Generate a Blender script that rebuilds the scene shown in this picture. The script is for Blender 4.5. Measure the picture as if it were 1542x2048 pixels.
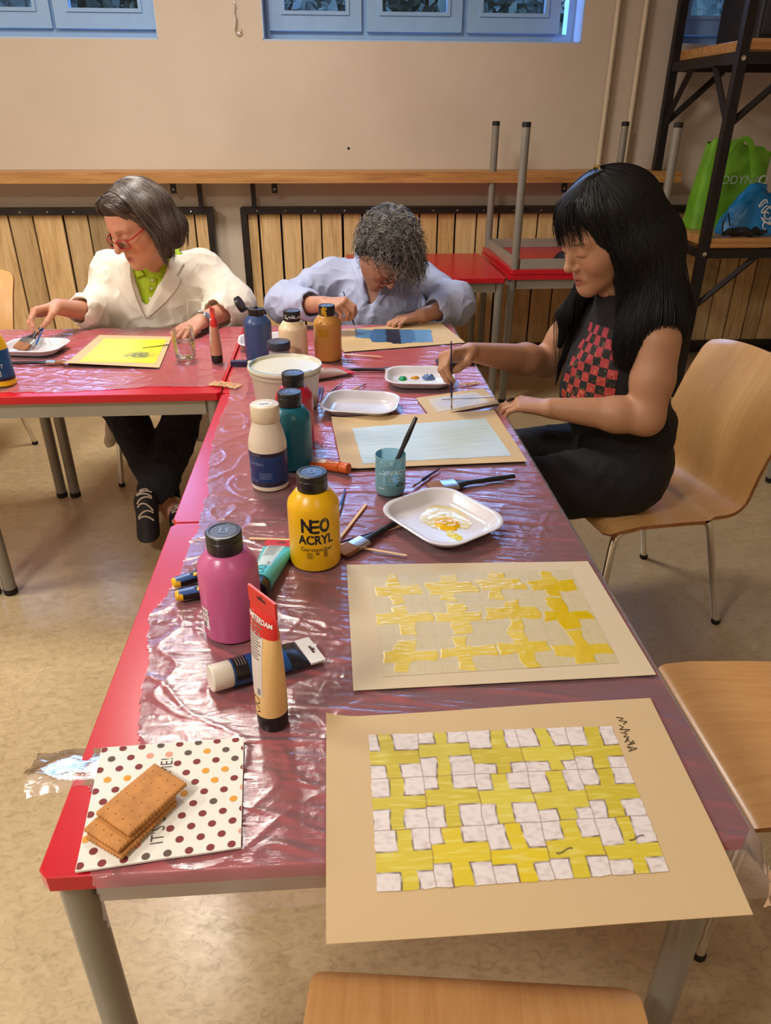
import bpy, bmesh, math, random
import numpy as np
from mathutils import Vector, Matrix, Euler, noise as mnoise
for o in list(bpy.data.objects): bpy.data.objects.remove(o)
S=bpy.context.scene; COL=S.collection
PI=math.pi; rad=math.radians
random.seed(7); rng=np.random.default_rng(7)
# ------------------------------------------------------------------ camera
cd=bpy.data.cameras.new('camera'); cam=bpy.data.objects.new('camera',cd); COL.objects.link(cam)
cd.sensor_fit='HORIZONTAL'; cd.sensor_width=36.0; cd.lens=1470.6/1542*36.0; cd.clip_start=.02; cd.clip_end=60
_p,_y,_r=rad(28.230),rad(-4.057),rad(.2103)
_f=Vector((-math.sin(_y)*math.cos(_p),math.cos(_y)*math.cos(_p),-math.sin(_p)))
_rt=Vector((math.cos(_y),math.sin(_y),0)); _up=_rt.cross(_f)
_r2=_rt*math.cos(_r)+_up*math.sin(_r); _u2=_up*math.cos(_r)-_rt*math.sin(_r)
cam.matrix_world=Matrix.Translation((.338,-.532,1.459))@Matrix((_r2,_u2,-_f)).transposed().to_4x4()
S.camera=cam
# ------------------------------------------------------------------ view, sky, lamps
S.view_settings.view_transform='Standard'; S.view_settings.look='None'; S.view_settings.gamma=1
S.view_settings.use_curve_mapping=False; S.view_settings.exposure=0.48
wd=bpy.data.worlds.new('sky'); S.world=wd; wd.use_nodes=True
bg=wd.node_tree.nodes['Background']; bg.inputs[0].default_value=(.26,.48,1.0,1); bg.inputs[1].default_value=14.0
def area(name,loc,sx,sy,power,col,rot=(0,0,0)):
    l=bpy.data.lights.new(name,'AREA'); l.shape='RECTANGLE'; l.size=sx; l.size_y=sy; l.energy=power; l.color=col
    o=bpy.data.objects.new(name,l); o.location=loc; o.rotation_euler=rot; COL.objects.link(o); return o
WARM=(1.0,.94,.87)
area('ceiling_lamp',(-.35,2.45,2.93),.6,.6,36,WARM)
area('ceiling_lamp',(-1.3,-.9,2.93),.6,.6,46,WARM)
area('ceiling_lamp',(-2.6,1.2,2.93),.6,.6,44,WARM)
area('ceiling_lamp',(1.3,-1.6,2.93),.6,.6,8,WARM)
# ------------------------------------------------------------------ helpers
def lin(c):
    return tuple(((v/12.92) if v<=.04045 else ((v+.055)/1.055)**2.4) for v in c)
def rgb(r,g,b): return lin((r/255,g/255,b/255))
class NT:
    def __init__(s,name):
        s.m=bpy.data.materials.new(name); s.m.use_nodes=True; s.t=s.m.node_tree; s.n=s.t.nodes
        s.b=s.n['Principled BSDF']; s.out=s.n['Material Output']
    def new(s,ty,**kw):
        n=s.n.new(ty)
        for k,v in kw.items():
            if hasattr(n,k) and not k.startswith('i_'): setattr(n,k,v)
        return n
    def link(s,a,b): s.t.links.new(a,b)
    def coords(s,scale=(1,1,1),rot=(0,0,0),kind='Object'):
        tc=s.n.new('ShaderNodeTexCoord'); mp=s.n.new('ShaderNodeMapping')
        mp.inputs['Scale'].default_value=scale; mp.inputs['Rotation'].default_value=rot
        s.link(tc.outputs[kind],mp.inputs[0]); return mp.outputs[0]
    def noise(s,vec,scale=5,detail=4,rough=.55,dist=0):
        n=s.n.new('ShaderNodeTexNoise'); n.inputs['Scale'].default_value=scale; n.inputs['Detail'].default_value=detail
        n.inputs['Roughness'].default_value=rough; n.inputs['Distortion'].default_value=dist
        s.link(vec,n.inputs['Vector']); return n.outputs['Fac']
    def ramp(s,fac,stops):
        r=s.n.new('ShaderNodeValToRGB'); e=r.color_ramp.elements
        while len(e)<len(stops): e.new(.5)
        for i,(p,c) in enumerate(stops): e[i].position=p; e[i].color=(*c[:3],1)
        s.link(fac,r.inputs[0]); return r.outputs[0]
    def mix(s,fac,a,b,mode='MIX'):
        m=s.n.new('ShaderNodeMix'); m.data_type='RGBA'; m.blend_type=mode
        for sock,v in ((m.inputs[0],fac),(m.inputs[6],a),(m.inputs[7],b)):
            if hasattr(v,'is_output'): s.link(v,sock)
            elif isinstance(v,(int,float)): sock.default_value=v
            else: sock.default_value=(*v[:3],1)
        return m.outputs[2]
    def math(s,op,a,b=0.0,clamp=False):
        m=s.n.new('ShaderNodeMath'); m.operation=op; m.use_clamp=clamp
        for sock,v in zip(m.inputs,(a,b)):
            if hasattr(v,'is_output'): s.link(v,sock)
            else: sock.default_value=v
        return m.outputs[0]
    def bump(s,h,strength=.3,dist=.002):
        b=s.n.new('ShaderNodeBump'); b.inputs['Strength'].default_value=strength; b.inputs['Distance'].default_value=dist
        s.link(h,b.inputs['Height']); s.link(b.outputs[0],s.b.inputs['Normal']); return b
    def set(s,**kw):
        for k,v in kw.items():
            i=s.b.inputs[k.replace('_',' ')]
            if hasattr(v,'is_output'): s.link(v,i)
            elif isinstance(v,(tuple,list)): i.default_value=(*v[:3],1)
            else: i.default_value=v
        return s
MATS={}
def pm(name,col,rough=.5,metal=0,var=.06,scale=8,bump=0,bscale=60,bdist=.001,coat=0,trans=0,sss=0,sheen=0,spec=.5):
    if name in MATS: return MATS[name]
    t=NT(name); v=t.coords()
    f=t.noise(v,scale,5)
    a=tuple(c*(1-var) for c in col); b=tuple(min(1,c*(1+var)) for c in col)
    t.set(Base_Color=t.ramp(f,[(.3,a),(.7,b)]),Roughness=rough,Metallic=metal)
    t.b.inputs['Specular IOR Level'].default_value=spec
    if coat: t.b.inputs['Coat Weight'].default_value=coat; t.b.inputs['Coat Roughness'].default_value=.1
    if trans: t.b.inputs['Transmission Weight'].default_value=trans
    if sheen: t.b.inputs['Sheen Weight'].default_value=sheen; t.b.inputs['Sheen Roughness'].default_value=.5
    if sss:
        t.b.inputs['Subsurface Weight'].default_value=sss; t.b.inputs['Subsurface Radius'].default_value=(1,.35,.2); t.b.inputs['Subsurface Scale'].default_value=.006
    if bump: t.bump(t.noise(v,bscale,4),bump,bdist)
    MATS[name]=t.m; return t.m
def attr_node(t,name):
    a=t.n.new('ShaderNodeAttribute'); a.attribute_name=name; return a
class MB:
    def __init__(s): s.v=[]; s.f=[]; s.mi=[]; s.M=Matrix.Identity(4); s.cur=0; s.tone=[]; s.ct=0.0
    def add(s,vs,fs):
        o=len(s.v); M=s.M
        for p in vs: s.v.append(tuple(M@Vector(p)))
        s.tone+= [s.ct]*len(vs)
        for f in fs: s.f.append([o+i for i in f]); s.mi.append(s.cur)
    def box(s,c,d,rot=None):
        x,y,z=[k/2 for k in d]
        vs=[(-x,-y,-z),(x,-y,-z),(x,y,-z),(-x,y,-z),(-x,-y,z),(x,-y,z),(x,y,z),(-x,y,z)]
        R=Matrix.Translation(c)@(rot.to_4x4() if rot else Matrix.Identity(4))
        s.add([R@Vector(p) for p in vs],[(0,3,2,1),(4,5,6,7),(0,1,5,4),(1,2,6,5),(2,3,7,6),(3,0,4,7)])
    def loft(s,rings,cap0=True,cap1=True,closed=True):
        n=len(rings[0]); vs=[p for r in rings for p in r]; fs=[]
        m=n if closed else n-1
        for i in range(len(rings)-1):
            for j in range(m):
                k=(j+1)%n; fs.append((i*n+j,i*n+k,(i+1)*n+k,(i+1)*n+j))
        if cap0: fs.append(tuple(range(n))[::-1])
        if cap1: fs.append(tuple((len(rings)-1)*n+j for j in range(n)))
        s.add(vs,fs)
    def rbox(s,c,d,r=.004,n=4,e=None):
        """box with rounded vertical edges (radius r) and eased top and bottom (e)"""
        e=min(r,.002) if e is None else e
        def ring(z,ins): return [(c[0]+x,c[1]+y,z) for x,y in rrect(d[0]-2*ins,d[1]-2*ins,max(r-ins,1e-4),n)]
        z0,z1=c[2]-d[2]/2,c[2]+d[2]/2
        s.loft([ring(z0,e),ring(z0+e,0),ring(z1-e,0),ring(z1,e)])
    def lathe(s,prof,n=32,c=(0,0,0),ax=None):
        R=Matrix.Translation(c)@(ax.to_4x4() if ax else Matrix.Identity(4))
        rings=[[R@Vector((r*math.cos(2*PI*j/n),r*math.sin(2*PI*j/n),z)) for j in range(n)] for r,z in prof]
        s.loft(rings,prof[0][0]>1e-6,prof[-1][0]>1e-6)
    def tube(s,path,r,n=10,caps=True,flat=None,up=None):
        P=[Vector(p) for p in path]; N=len(P); rings=[]; u=None
        for i in range(N):
            t=(P[min(i+1,N-1)]-P[max(i-1,0)]); t=t.normalized() if t.length>1e-9 else Vector((0,0,1))
            if u is None:
                a=Vector(up) if up else (Vector((0,0,1)) if abs(t.z)<.9 else Vector((1,0,0)))
                u=(a-t*a.dot(t)).normalized()
            else:
                u=(u-t*u.dot(t)); u=u.normalized() if u.length>1e-9 else t.orthogonal().normalized()
            w=t.cross(u); ri=r[i] if hasattr(r,'__len__') else r
            fa=flat[i] if hasattr(flat,'__len__') else (flat if flat else 1.0)
            rings.append([P[i]+u*(ri*fa*math.cos(2*PI*j/n))+w*(ri*math.sin(2*PI*j/n)) for j in range(n)])
        s.loft(rings,caps,caps)
    def grid(s,fn,nu,nv):
        vs=[fn(i/nu,j/nv) for j in range(nv+1) for i in range(nu+1)]
        fs=[(j*(nu+1)+i,j*(nu+1)+i+1,(j+1)*(nu+1)+i+1,(j+1)*(nu+1)+i) for j in range(nv) for i in range(nu)]
        s.add(vs,fs)
    def sheet(s,fn,nu,nv,th):
        """closed thin sheet: top from fn, bottom th lower"""
        o=len(s.v); top=[Vector(fn(i/nu,j/nv)) for j in range(nv+1) for i in range(nu+1)]
        bot=[p-Vector((0,0,th)) for p in top]; n=len(top); W=nu+1; fs=[]
        for j in range(nv):
            for i in range(nu):
                a=j*W+i; fs.append((a,a+1,a+W+1,a+W)); fs.append((n+a+W,n+a+W+1,n+a+1,n+a))
        loop=[i for i in range(nu)]+[j*W+nu for j in range(nv)]+[nv*W+i for i in range(nu,0,-1)]+[j*W for j in range(nv,0,-1)]
        for k in range(len(loop)):
            a,b=loop[k],loop[(k+1)%len(loop)]; fs.append((b,a,n+a,n+b))
        s.add(top+bot,fs)
    def text(s,txt,size,fn,ext=0,spacing=1.0,align='CENTER',xs=1.0,bold=0):
        cu=bpy.data.curves.new('t','FONT'); cu.body=txt; cu.size=size; cu.align_x=align; cu.align_y='CENTER'; cu.offset=bold*size; cu.space_character=spacing; cu.resolution_u=3; cu.extrude=ext
        ob=bpy.data.objects.new('t',cu); COL.objects.link(ob); dg=bpy.context.evaluated_depsgraph_get(); dg.update()
        me=bpy.data.meshes.new_from_object(ob.evaluated_get(dg))
        s.add([fn(v.co.x*xs,v.co.y,v.co.z) for v in me.vertices],[tuple(p.vertices) for p in me.polygons])
        bpy.data.objects.remove(ob); bpy.data.curves.remove(cu); bpy.data.meshes.remove(me)
    def build(s,name,mats,parent=None,smooth=True,ang=35,tone=False,recalc=True):
        me=bpy.data.meshes.new(name); me.from_pydata(s.v,[],s.f)
        if not isinstance(mats,(list,tuple)): mats=[mats]
        for m in mats: me.materials.append(m)
        me.polygons.foreach_set('material_index',s.mi)
        if tone:
            a=me.attributes.new('tone','FLOAT','POINT'); a.data.foreach_set('value',s.tone)
        if recalc:
            bm=bmesh.new(); bm.from_mesh(me); bmesh.ops.recalc_face_normals(bm,faces=bm.faces); bm.to_mesh(me); bm.free()
        return link(name,me,parent,smooth,ang)
def link(name,me,parent=None,smooth=True,ang=35):
    if smooth:
        me.polygons.foreach_set('use_smooth',[True]*len(me.polygons))
        if ang is not None: me.set_sharp_from_angle(angle=rad(ang))
    me.update()
    o=bpy.data.objects.new(name,me); COL.objects.link(o)
    if parent: o.parent=parent
    return o
def rrect(w,d,r,n=4):
    pts=[]; x,y=w/2-r,d/2-r
    for cx,cy,a0 in ((x,y,0),(-x,y,90),(-x,-y,180),(x,-y,270)):
        for k in range(n+1):
            a=rad(a0+90*k/n); pts.append((cx+r*math.cos(a),cy+r*math.sin(a)))
    return pts
def thing(name,label,cat,loc=(0,0,0),rz=0,group=None):
    o=bpy.data.objects.new(name,None); COL.objects.link(o); o.empty_display_size=.05
    o.location=loc; o.rotation_euler=(0,0,rz); return tag(o,label,cat,group)
def tag(o,label,cat,group=None,kind=None):
    o['label']=label; o['category']=cat
    if group: o['group']=group
    if kind: o['kind']=kind
    return o
def struct(o): o['kind']='structure'; return o
def dup(root,loc=None,rz=None,label=None,cat=None):
    r=root.copy(); COL.objects.link(r)
    if loc is not None: r.location=loc
    if rz is not None: r.rotation_euler=(0,0,rz)
    if label: r['label']=label
    if cat: r['category']=cat
    for ch in list(root.children):
        c=ch.copy(); COL.objects.link(c); c.parent=r
        for g in ch.children:
            d=g.copy(); COL.objects.link(d); d.parent=c
    return r
def arc(c,r,a0,a1,n,u,w):
    c,u,w=Vector(c),Vector(u),Vector(w)
    return [c+u*(r*math.cos(rad(a0+(a1-a0)*k/n)))+w*(r*math.sin(rad(a0+(a1-a0)*k/n))) for k in range(n+1)]
def fbm(x,y,z=0,o=4):
    return mnoise.fractal(Vector((x,y,z)),.9,2.0,o)
FZ=.04; TH=.74; TZ=.7435     # floor, table top, top of the film on the tables
# ------------------------------------------------------------------ materials
def wood(name,c0,c1,c2,axis='Z',rough=.45,coat=0,stretch=14,tone=False,sc=None):
    t=NT(name); sc=sc or {'X':(1,stretch,stretch),'Y':(stretch,1,stretch),'Z':(stretch,stretch,1)}[axis]
    v=t.coords(sc)
    if tone:
        a=attr_node(t,'tone'); mp=t.n.new('ShaderNodeVectorMath'); mp.operation='ADD'
        cb=t.n.new('ShaderNodeCombineXYZ'); t.link(t.math('MULTIPLY',a.outputs['Fac'],37.0),cb.inputs[2]); t.link(t.math('MULTIPLY',a.outputs['Fac'],91.0),cb.inputs[0])
        t.link(v,mp.inputs[0]); t.link(cb.outputs[0],mp.inputs[1]); v=mp.outputs[0]
    f=t.noise(v,2.2,6,.6,1.2); g=t.noise(v,16,3,.6,.4)
    h=t.math('ADD',t.math('MULTIPLY',f,.75),t.math('MULTIPLY',g,.25))
    col=t.ramp(h,[(.3,c0),(.5,c1),(.68,c2)])
    if tone:
        dk=t.ramp(a.outputs['Fac'],[(0,(.52,.52,.50)),(.25,(.80,.79,.74)),(.5,(1.02,1.0,.97)),(.8,(1.12,1.08,1.0)),(1,(.92,.80,.64))])
        col=t.mix(1.0,col,dk,'MULTIPLY')
    t.set(Base_Color=col,Roughness=rough); t.bump(h,.25,.002)
    if coat: t.b.inputs['Coat Weight'].default_value=coat; t.b.inputs['Coat Roughness'].default_value=.18
    return t.m
M={}
M['red']=pm('red_laminate',rgb(196,22,38),.26,var=.05,scale=14,bump=.04,bscale=400,bdist=.0004)
M['rededge']=pm('red_edge_band',rgb(170,16,26),.35,var=.05)
M['grey']=pm('grey_painted_steel',rgb(158,154,142),.38,var=.05,scale=6,metal=.15)
M['greydark']=pm('grey_steel_leg',rgb(140,137,128),.35,var=.06,metal=.25)
M['blackpl']=pm('black_plastic',rgb(22,22,24),.35,var=.15,scale=20)
M['blackmat']=pm('black_rubber',rgb(18,17,17),.7,var=.15)
M['chrome']=pm('chrome',(.78,.77,.75),.08,1.0,var=.02)
M['birch']=wood('birch_ply',rgb(203,152,92),rgb(214,165,104),rgb(222,175,115),'Z',.33,.2,1,sc=(26,1.6,1.6))
M['birchedge']=wood('ply_edge',rgb(120,72,34),rgb(150,98,52),rgb(168,116,66),'X',.5)
M['steel']=pm('raw_dark_steel',rgb(54,48,46),.42,.6,var=.3,scale=9,bump=.1,bscale=90)
M['plank']=wood('weathered_plank',rgb(172,138,92),rgb(212,178,128),rgb(226,198,152),'Z',.65,0,13,True)
M['plankgap']=pm('dark_backing',rgb(26,20,16),.9)
M['shelfwood']=wood('oiled_oak_shelf',rgb(146,98,48),rgb(186,134,76),rgb(206,158,98),'X',.42,.1,16)
M['white']=pm('white_plastic',rgb(235,232,228),.25,var=.02)
# ------------------------------------------------------------------ room
t=NT('wall_paint'); v=t.coords(); f=t.noise(v,1.1,6); g=t.noise(v,45,5)
t.set(Base_Color=t.ramp(f,[(.3,rgb(202,186,166)),(.7,rgb(216,201,182))]),Roughness=.85); t.bump(g,.12,.003); M['wall']=t.m
t=NT('floor_linoleum'); v=t.coords(); a=t.noise(v,2.0,5); b=t.noise(t.coords((1,1.6,1),(0,0,.5)),38,7,.7,1.0); d=t.noise(v,150,3,.6)
base=t.ramp(b,[(.32,rgb(148,126,92)),(.5,rgb(188,165,124)),(.66,rgb(204,183,144))])
base=t.mix(.35,base,t.ramp(a,[(.35,rgb(166,146,112)),(.65,rgb(202,183,146))]))
sp=t.ramp(d,[(.76,(0,0,0)),(.80,(1,1,1))])
t.set(Base_Color=t.mix(t.math('MULTIPLY',sp,.5),base,rgb(110,88,60)),Roughness=t.ramp(b,[(.3,(.34,)*3),(.7,(.24,)*3)])); t.bump(b,.06,.001); M['floor']=t.m
t=NT('ceiling_paint'); t.set(Base_Color=t.ramp(t.noise(t.coords(),3),[(.3,rgb(222,216,206)),(.7,rgb(230,225,216))]),Roughness=.9); M['ceil']=t.m
X0,X1,Y0,Y1,ZC=-3.6,3.9,-3.4,4.318,3.0
def plane_box(name,lo,hi,m):
    b=MB(); b.box([(lo[i]+hi[i])/2 for i in range(3)],[hi[i]-lo[i] for i in range(3)]); return struct(b.build(name,m,smooth=False))
plane_box('floor',(X0-.3,Y0-.3,FZ-.1),(X1+.3,Y1+.3,FZ),M['floor'])
plane_box('ceiling',(X0-.3,Y0-.3,ZC),(X1+.3,Y1+.3,ZC+.1),M['ceil'])
plane_box('wall_left',(X0-.2,Y0,FZ),(X0,Y1,ZC),M['wall'])
plane_box('wall_right',(X1,Y0,FZ),(X1+.2,Y1,ZC),M['wall'])
plane_box('wall_front',(X0,Y0-.2,FZ),(X1,Y0,ZC),M['wall'])
WINS=[(-2.40,-.576),(-.006,1.786),(2.33,3.75)]; WZ0,WZ1=1.83,2.86; WT=.30
b=MB(); xs=[X0]+[x for w in WINS for x in w]+[X1]
for i in range(0,len(xs),2): b.box(((xs[i]+xs[i+1])/2,Y1+WT/2,(FZ+ZC)/2),(xs[i+1]-xs[i],WT,ZC-FZ))
for a0,a1 in WINS:
    b.box(((a0+a1)/2,Y1+WT/2,(FZ+WZ0)/2),(a1-a0,WT,WZ0-FZ)); b.box(((a0+a1)/2,Y1+WT/2,(WZ1+ZC)/2),(a1-a0,WT,ZC-WZ1))
struct(b.build('wall_back',M['wall'],smooth=False))
M['winpaint']=pm('pale_blue_window_paint',rgb(150,186,226),.35,var=.04,scale=12)
M['sill']=pm('pale_blue_reveal_paint',rgb(176,200,228),.4,var=.05,scale=10)
t=NT('window_glass'); tr=t.n.new('ShaderNodeBsdfTransparent'); gl=t.n.new('ShaderNodeBsdfGlossy'); gl.inputs['Roughness'].default_value=.02
tr.inputs[0].default_value=(.86,.92,.92,1); fr=t.n.new('ShaderNodeFresnel'); fr.inputs[0].default_value=1.5; mx=t.n.new('ShaderNodeMixShader')
wob=t.noise(t.coords(),3,2); bp=t.n.new('ShaderNodeBump'); bp.inputs['Strength'].default_value=.02; t.link(wob,bp.inputs['Height']); t.link(bp.outputs[0],gl.inputs['Normal'])
t.link(fr.outputs[0],mx.inputs[0]); t.link(tr.outputs[0],mx.inputs[1]); t.link(gl.outputs[0],mx.inputs[2]); t.link(mx.outputs[0],t.out.inputs[0]); M['glass']=t.m
def frame_bars(b,x0,x1,z0,z1,y,w,d,wb=None):
    wb=wb or w
    b.box((x0+w/2,y,(z0+z1)/2),(w,d,z1-z0)); b.box((x1-w/2,y,(z0+z1)/2),(w,d,z1-z0))
    b.box(((x0+x1)/2,y,z0+wb/2),(x1-x0-2*w,d,wb)); b.box(((x0+x1)/2,y,z1-w/2),(x1-x0-2*w,d,w))
def window(n,x0,x1,sashes):
    b=MB(); z0,z1=WZ0,WZ1; yF=Y1+.155
    frame_bars(b,x0+.002,x1-.002,z0+.002,z1-.002,yF+.05,.045,.09,.055)
    for i in range(len(sashes)-1):
        xm=(sashes[i][1]+sashes[i+1][0])/2; b.box((xm,yF+.05,(z0+z1)/2),(.05,.088,z1-z0-.1))
    w=struct(b.build('window_%d'%n,M['winpaint'],smooth=False))
    s=MB(); s.box(((x0+x1)/2,Y1+.074,z0+.004),(x1-x0-.004,.148,.008))           # painted ledge of the recess
    s.box((x0+.003,Y1+.074,(z0+z1)/2+.005),(.006,.148,z1-z0-.012)); s.box((x1-.003,Y1+.074,(z0+z1)/2+.005),(.006,.148,z1-z0-.012))
    s.build('window_reveal',M['sill'],w,smooth=False)
    for a,c in sashes:
        q=MB(); frame_bars(q,a,c,z0+.058,z1-.05,yF-.004,.078,.045,.085)
        frame_bars(q,a+.07,c-.07,z0+.135,z1-.12,yF-.012,.018,.05,.018)
        sh=q.build('window_sash',M['winpaint'],w,smooth=False)
        g=MB(); g.box(((a+c)/2,yF+.004,(z0+z1)/2),(c-a-.14,.004,z1-z0-.24)); g.build('window_pane',M['glass'],sh,smooth=False)
    return w
window(1,*WINS[0],[(-2.36,-1.80),(-1.76,-1.17),(-1.15,-.60)])
window(2,*WINS[1],[(.026,.545),(.575,1.118),(1.148,1.685)])
window(3,*WINS[2],[(2.36,2.98),(3.02,3.72)])
# hedge outside, dark against the evening sky
t=NT('hedge_leaf'); t.set(Base_Color=t.ramp(t.noise(t.coords(),9,4),[(.3,rgb(8,16,8)),(.55,rgb(22,32,14)),(.75,rgb(52,52,28))]),Roughness=.7); M['leaf']=t.m
b=MB(); r=random.Random(3)
b.grid(lambda u,v:(-4.5+9.5*u,6.1+.25*fbm(u*12,v*3),1.0+1.45*v),90,24)
for i in range(5200):
    x,z=r.uniform(-4.4,4.9),r.uniform(1.2,2.5); y=5.9+.25*fbm((x+4.5)/9.5*12,(z-1)/2.3*3)+r.uniform(-.1,.1); s=r.uniform(.03,.08)
    R=Euler((r.uniform(0,6),r.uniform(0,6),r.uniform(0,6))).to_matrix()
    b.add([Vector((x,y,z))+R@Vector(q) for q in ((-s,0,0),(0,-s*.5,0),(s,0,0),(0,s*.5,.01))],[(0,1,2,3)])
tag(b.build('hedge',M['leaf'],smooth=False,recalc=False),'dark leafy hedge outside behind the windows','hedge',kind='stuff')
plane_box('ground_outside',(-6,Y1+.32,.9),(6,9,1.0),M['leaf'])
# ------------------------------------------------------------------ wall shelf, brackets, cladding
sh=thing('wall_shelf','long oak plank shelf fixed along the wall below the windows','shelf',(0,0,0))
b=MB(); b.box((-.1,Y1-.125,1.155),(5.0,.248,.058)); b.build('shelf_board',M['shelfwood'],sh,smooth=False)
for x in (-.57,.014,1.743,-1.9,2.33):
    b=MB(); b.rbox((x,Y1-.12,1.094),(.034,.006,.062),.002); b.rbox((x,Y1-.115,1.1235),(.034,.20,.005),.002)
    o=b.build('shelf_bracket',M['blackpl'],sh)
    c=MB(); c.lathe([(0,0),(.006,0),(.005,.002),(0,.003)],12,(x,Y1-.1235,1.085),Matrix.Rotation(PI/2,3,'X')); c.build('bracket_screw',M['chrome'],o)
for x,l in ((-.43,'left of the bare wall strip'),(-.117,'right of the bare wall strip'),(1.83,'behind the upturned table legs')):
    b=MB(); b.box((x,Y1-.06,1.04),(.028,.012,.16)); tag(b.build('steel_strap',M['steel'],smooth=False),'short dark steel strap between shelf and cladding, '+l,'strap')
def cladding(x0,x1,seed,label,ws=()):
    r=random.Random(seed); z0,z1=.10,.98; Y=Y1-.062
    p=thing('wood_cladding',label,'wall panel',(0,0,0))
    b=MB(); b.box(((x0+x1)/2,Y1-.012,(z0+z1)/2),(x1-x0-.01,.02,z1-z0)); b.build('backing_board',M['plankgap'],p,smooth=False)
    b=MB(); w=.036
    b.box(((x0+x1)/2,Y-.004,z1-w/2),(x1-x0,.05,w)); b.box(((x0+x1)/2,Y-.004,z0+w/2),(x1-x0,.05,w))
    b.box((x0+w/2,Y-.004,(z0+z1)/2),(w,.0495,z1-z0-2*w)); b.box((x1-w/2,Y-.004,(z0+z1)/2),(w,.0495,z1-z0-2*w))
    fr=b.build('steel_frame',M['steel'],p,smooth=False)
    c=MB(); x=x0+.1
    while x<x1: c.lathe([(0,0),(.006,0),(.004,.003),(0,.004)],8,(x,Y-.029,z1-w/2),Matrix.Rotation(PI/2,3,'X')); x+=.165+r.uniform(-.02,.02)
    s=c.build('frame_rivets',M['chrome'],fr); s['kind']='stuff'
    b=MB(); x=x1-w-.002; ws=list(ws)
    while x>x0+w+.03:
        q=ws.pop(0) if ws else (r.uniform(.092,.128),r.choice([.2,.3,.45,.55,.62,.7,.8,.95])); wd=min(q[0],x-x0-w-.004); b.ct=q[1]+r.uniform(-.02,.02); x-=wd
        b.box((x+wd/2,Y+.012+r.uniform(-.003,.003),(z0+z1)/2),(wd,.02,z1-z0-2*w+.01)); x-=r.uniform(.009,.014)
    b.build('planks',M['plank'],p,smooth=False,tone=True)
cladding(-3.4,-.365,11,'weathered plank wall cladding in a steel frame behind the white coat',((.07,.7),(.118,.35),(.125,.5),(.125,.6),(.10,.65),(.105,.02),(.132,.3),(.162,.75),(.13,.28),(.15,.6),(.12,.4)))
cladding(-.20,3.75,5,'long plank wall cladding in a steel frame behind the curly haired painter')
plane_box('baseboard_back',(X0,Y1-.03,FZ),(X1,Y1,.098),M['steel'])
M['pipe']=pm('cream_pipe_paint',rgb(206,190,162),.4,var=.04)
for x,l in ((1.965,'left'),(2.125,'right')):
    b=MB(); b.tube([(x,Y1-.03,1.187),(x,Y1-.03,2.995)],.015,14)
    for z in (1.55,2.5): b.tube([(x,Y1-.03,z),(x,Y1-.03,z+.02)],.018,14)
    tag(b.build('heating_pipe',M['pipe']),'cream painted vertical heating pipe on the wall, %s one of the pair'%l,'pipe')
hk=thing('wall_hook','small metal hook hanging by a twisted wire on the wall between windows','hook',(-.142,Y1-.012,1.87))
b=MB(); b.tube([(0,0,.05),(-.004,-.004,.02)]+[(.006+.016*math.cos(a),-.008,.006+.016*math.sin(a)) for a in np.linspace(2.8,6.6,14)],.0042,8); b.build('hook',M['chrome'],hk)
b=MB(); b.tube([(-.002+.005*math.sin(k*1.1),-.003+.004*math.cos(k*1.1),.045+.01*k) for k in range(30)],.0022,6); b.tube([(-.002,0,.05),(-.006,0,.36)],.0018,6); b.build('wire',M['chrome'],hk)
b=MB(); b.lathe([(0,0),(.008,0),(.006,.002),(0,.003)],10,(.455,Y1-.0005,1.296),Matrix.Rotation(PI/2,3,'X')); tag(b.build('wall_plug',M['blackmat']),'tiny dark screw hole plug in the bare wall above the shelf','plug')
# ------------------------------------------------------------------ tables
def make_table(name,label,w=.797,d=.782):
    t=thing(name,label,'table')
    b=MB(); zt=0; c=.011
    def ring(z,i): 
        x,y=w/2-i,d/2-i; return [(sx,sy,z) for sx,sy in ((-x+c,-y),(x-c,-y),(x,-y+c),(x,y-c),(x-c,y),(-x+c,y),(-x,y-c),(-x,-y+c))]
    b.loft([ring(-.024,.0015),ring(-.0225,0),ring(-.0015,0),ring(0,.0015)]); b.build('tabletop',M['red'],t)
    a=MB(); ins=.03; hz=-.049
    for s in (-1,1):
        a.box((0,s*(d/2-ins),hz),(w-.1,.02,.048)); a.box((s*(w/2-ins),0,hz),(.02,d-.1,.048))
    a.build('apron',M['grey'],t,smooth=False)
    for sx in (-1,1):
        for sy in (-1,1):
            l=MB(); x,y=sx*(w/2-.026),sy*(d/2-.03); l.tube([(x,y,-.0245),(x,y,-(TH-FZ)+.02)],.0205,20)
            lo=l.build('leg',M['greydark'],t)
            q=MB(); q.lathe([(0,0),(.02,0),(.0215,.004),(.0215,.022),(.019,.024),(0,.024)],18,(x,y,-(TH-FZ))); q.build('foot_cap',M['blackmat'],lo)
    return t
T1=make_table('square_table','red square table nearest the viewer, holding the two yellow cross paintings')
T1.location=(.4,.391,TH)
dup(T1,(.4,1.178,TH),0,'red square table under the pale blue painting, in the middle of the row')
dup(T1,(.4,1.966,TH),0,'red square table with the blue striped painting, far end of the row')
dup(T1,(-.402,1.968,TH),0,'red square table in front of the painter in the white coat')
dup(T1,(-1.202,1.968,TH),0,'red square table cut off by the left edge of the photo')
dup(T1,(.82,3.66,TH),0,'bare red square table by the wall behind the curly haired painter')
TB=dup(T1,(1.645,3.735,TH),0,'red square table by the wall carrying an upturned table')
up=dup(T1,(1.655,3.735,TH+.002),0,'upturned square table with its grey legs in the air'); up.rotation_euler=(PI,0,0)
b=MB()
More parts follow.
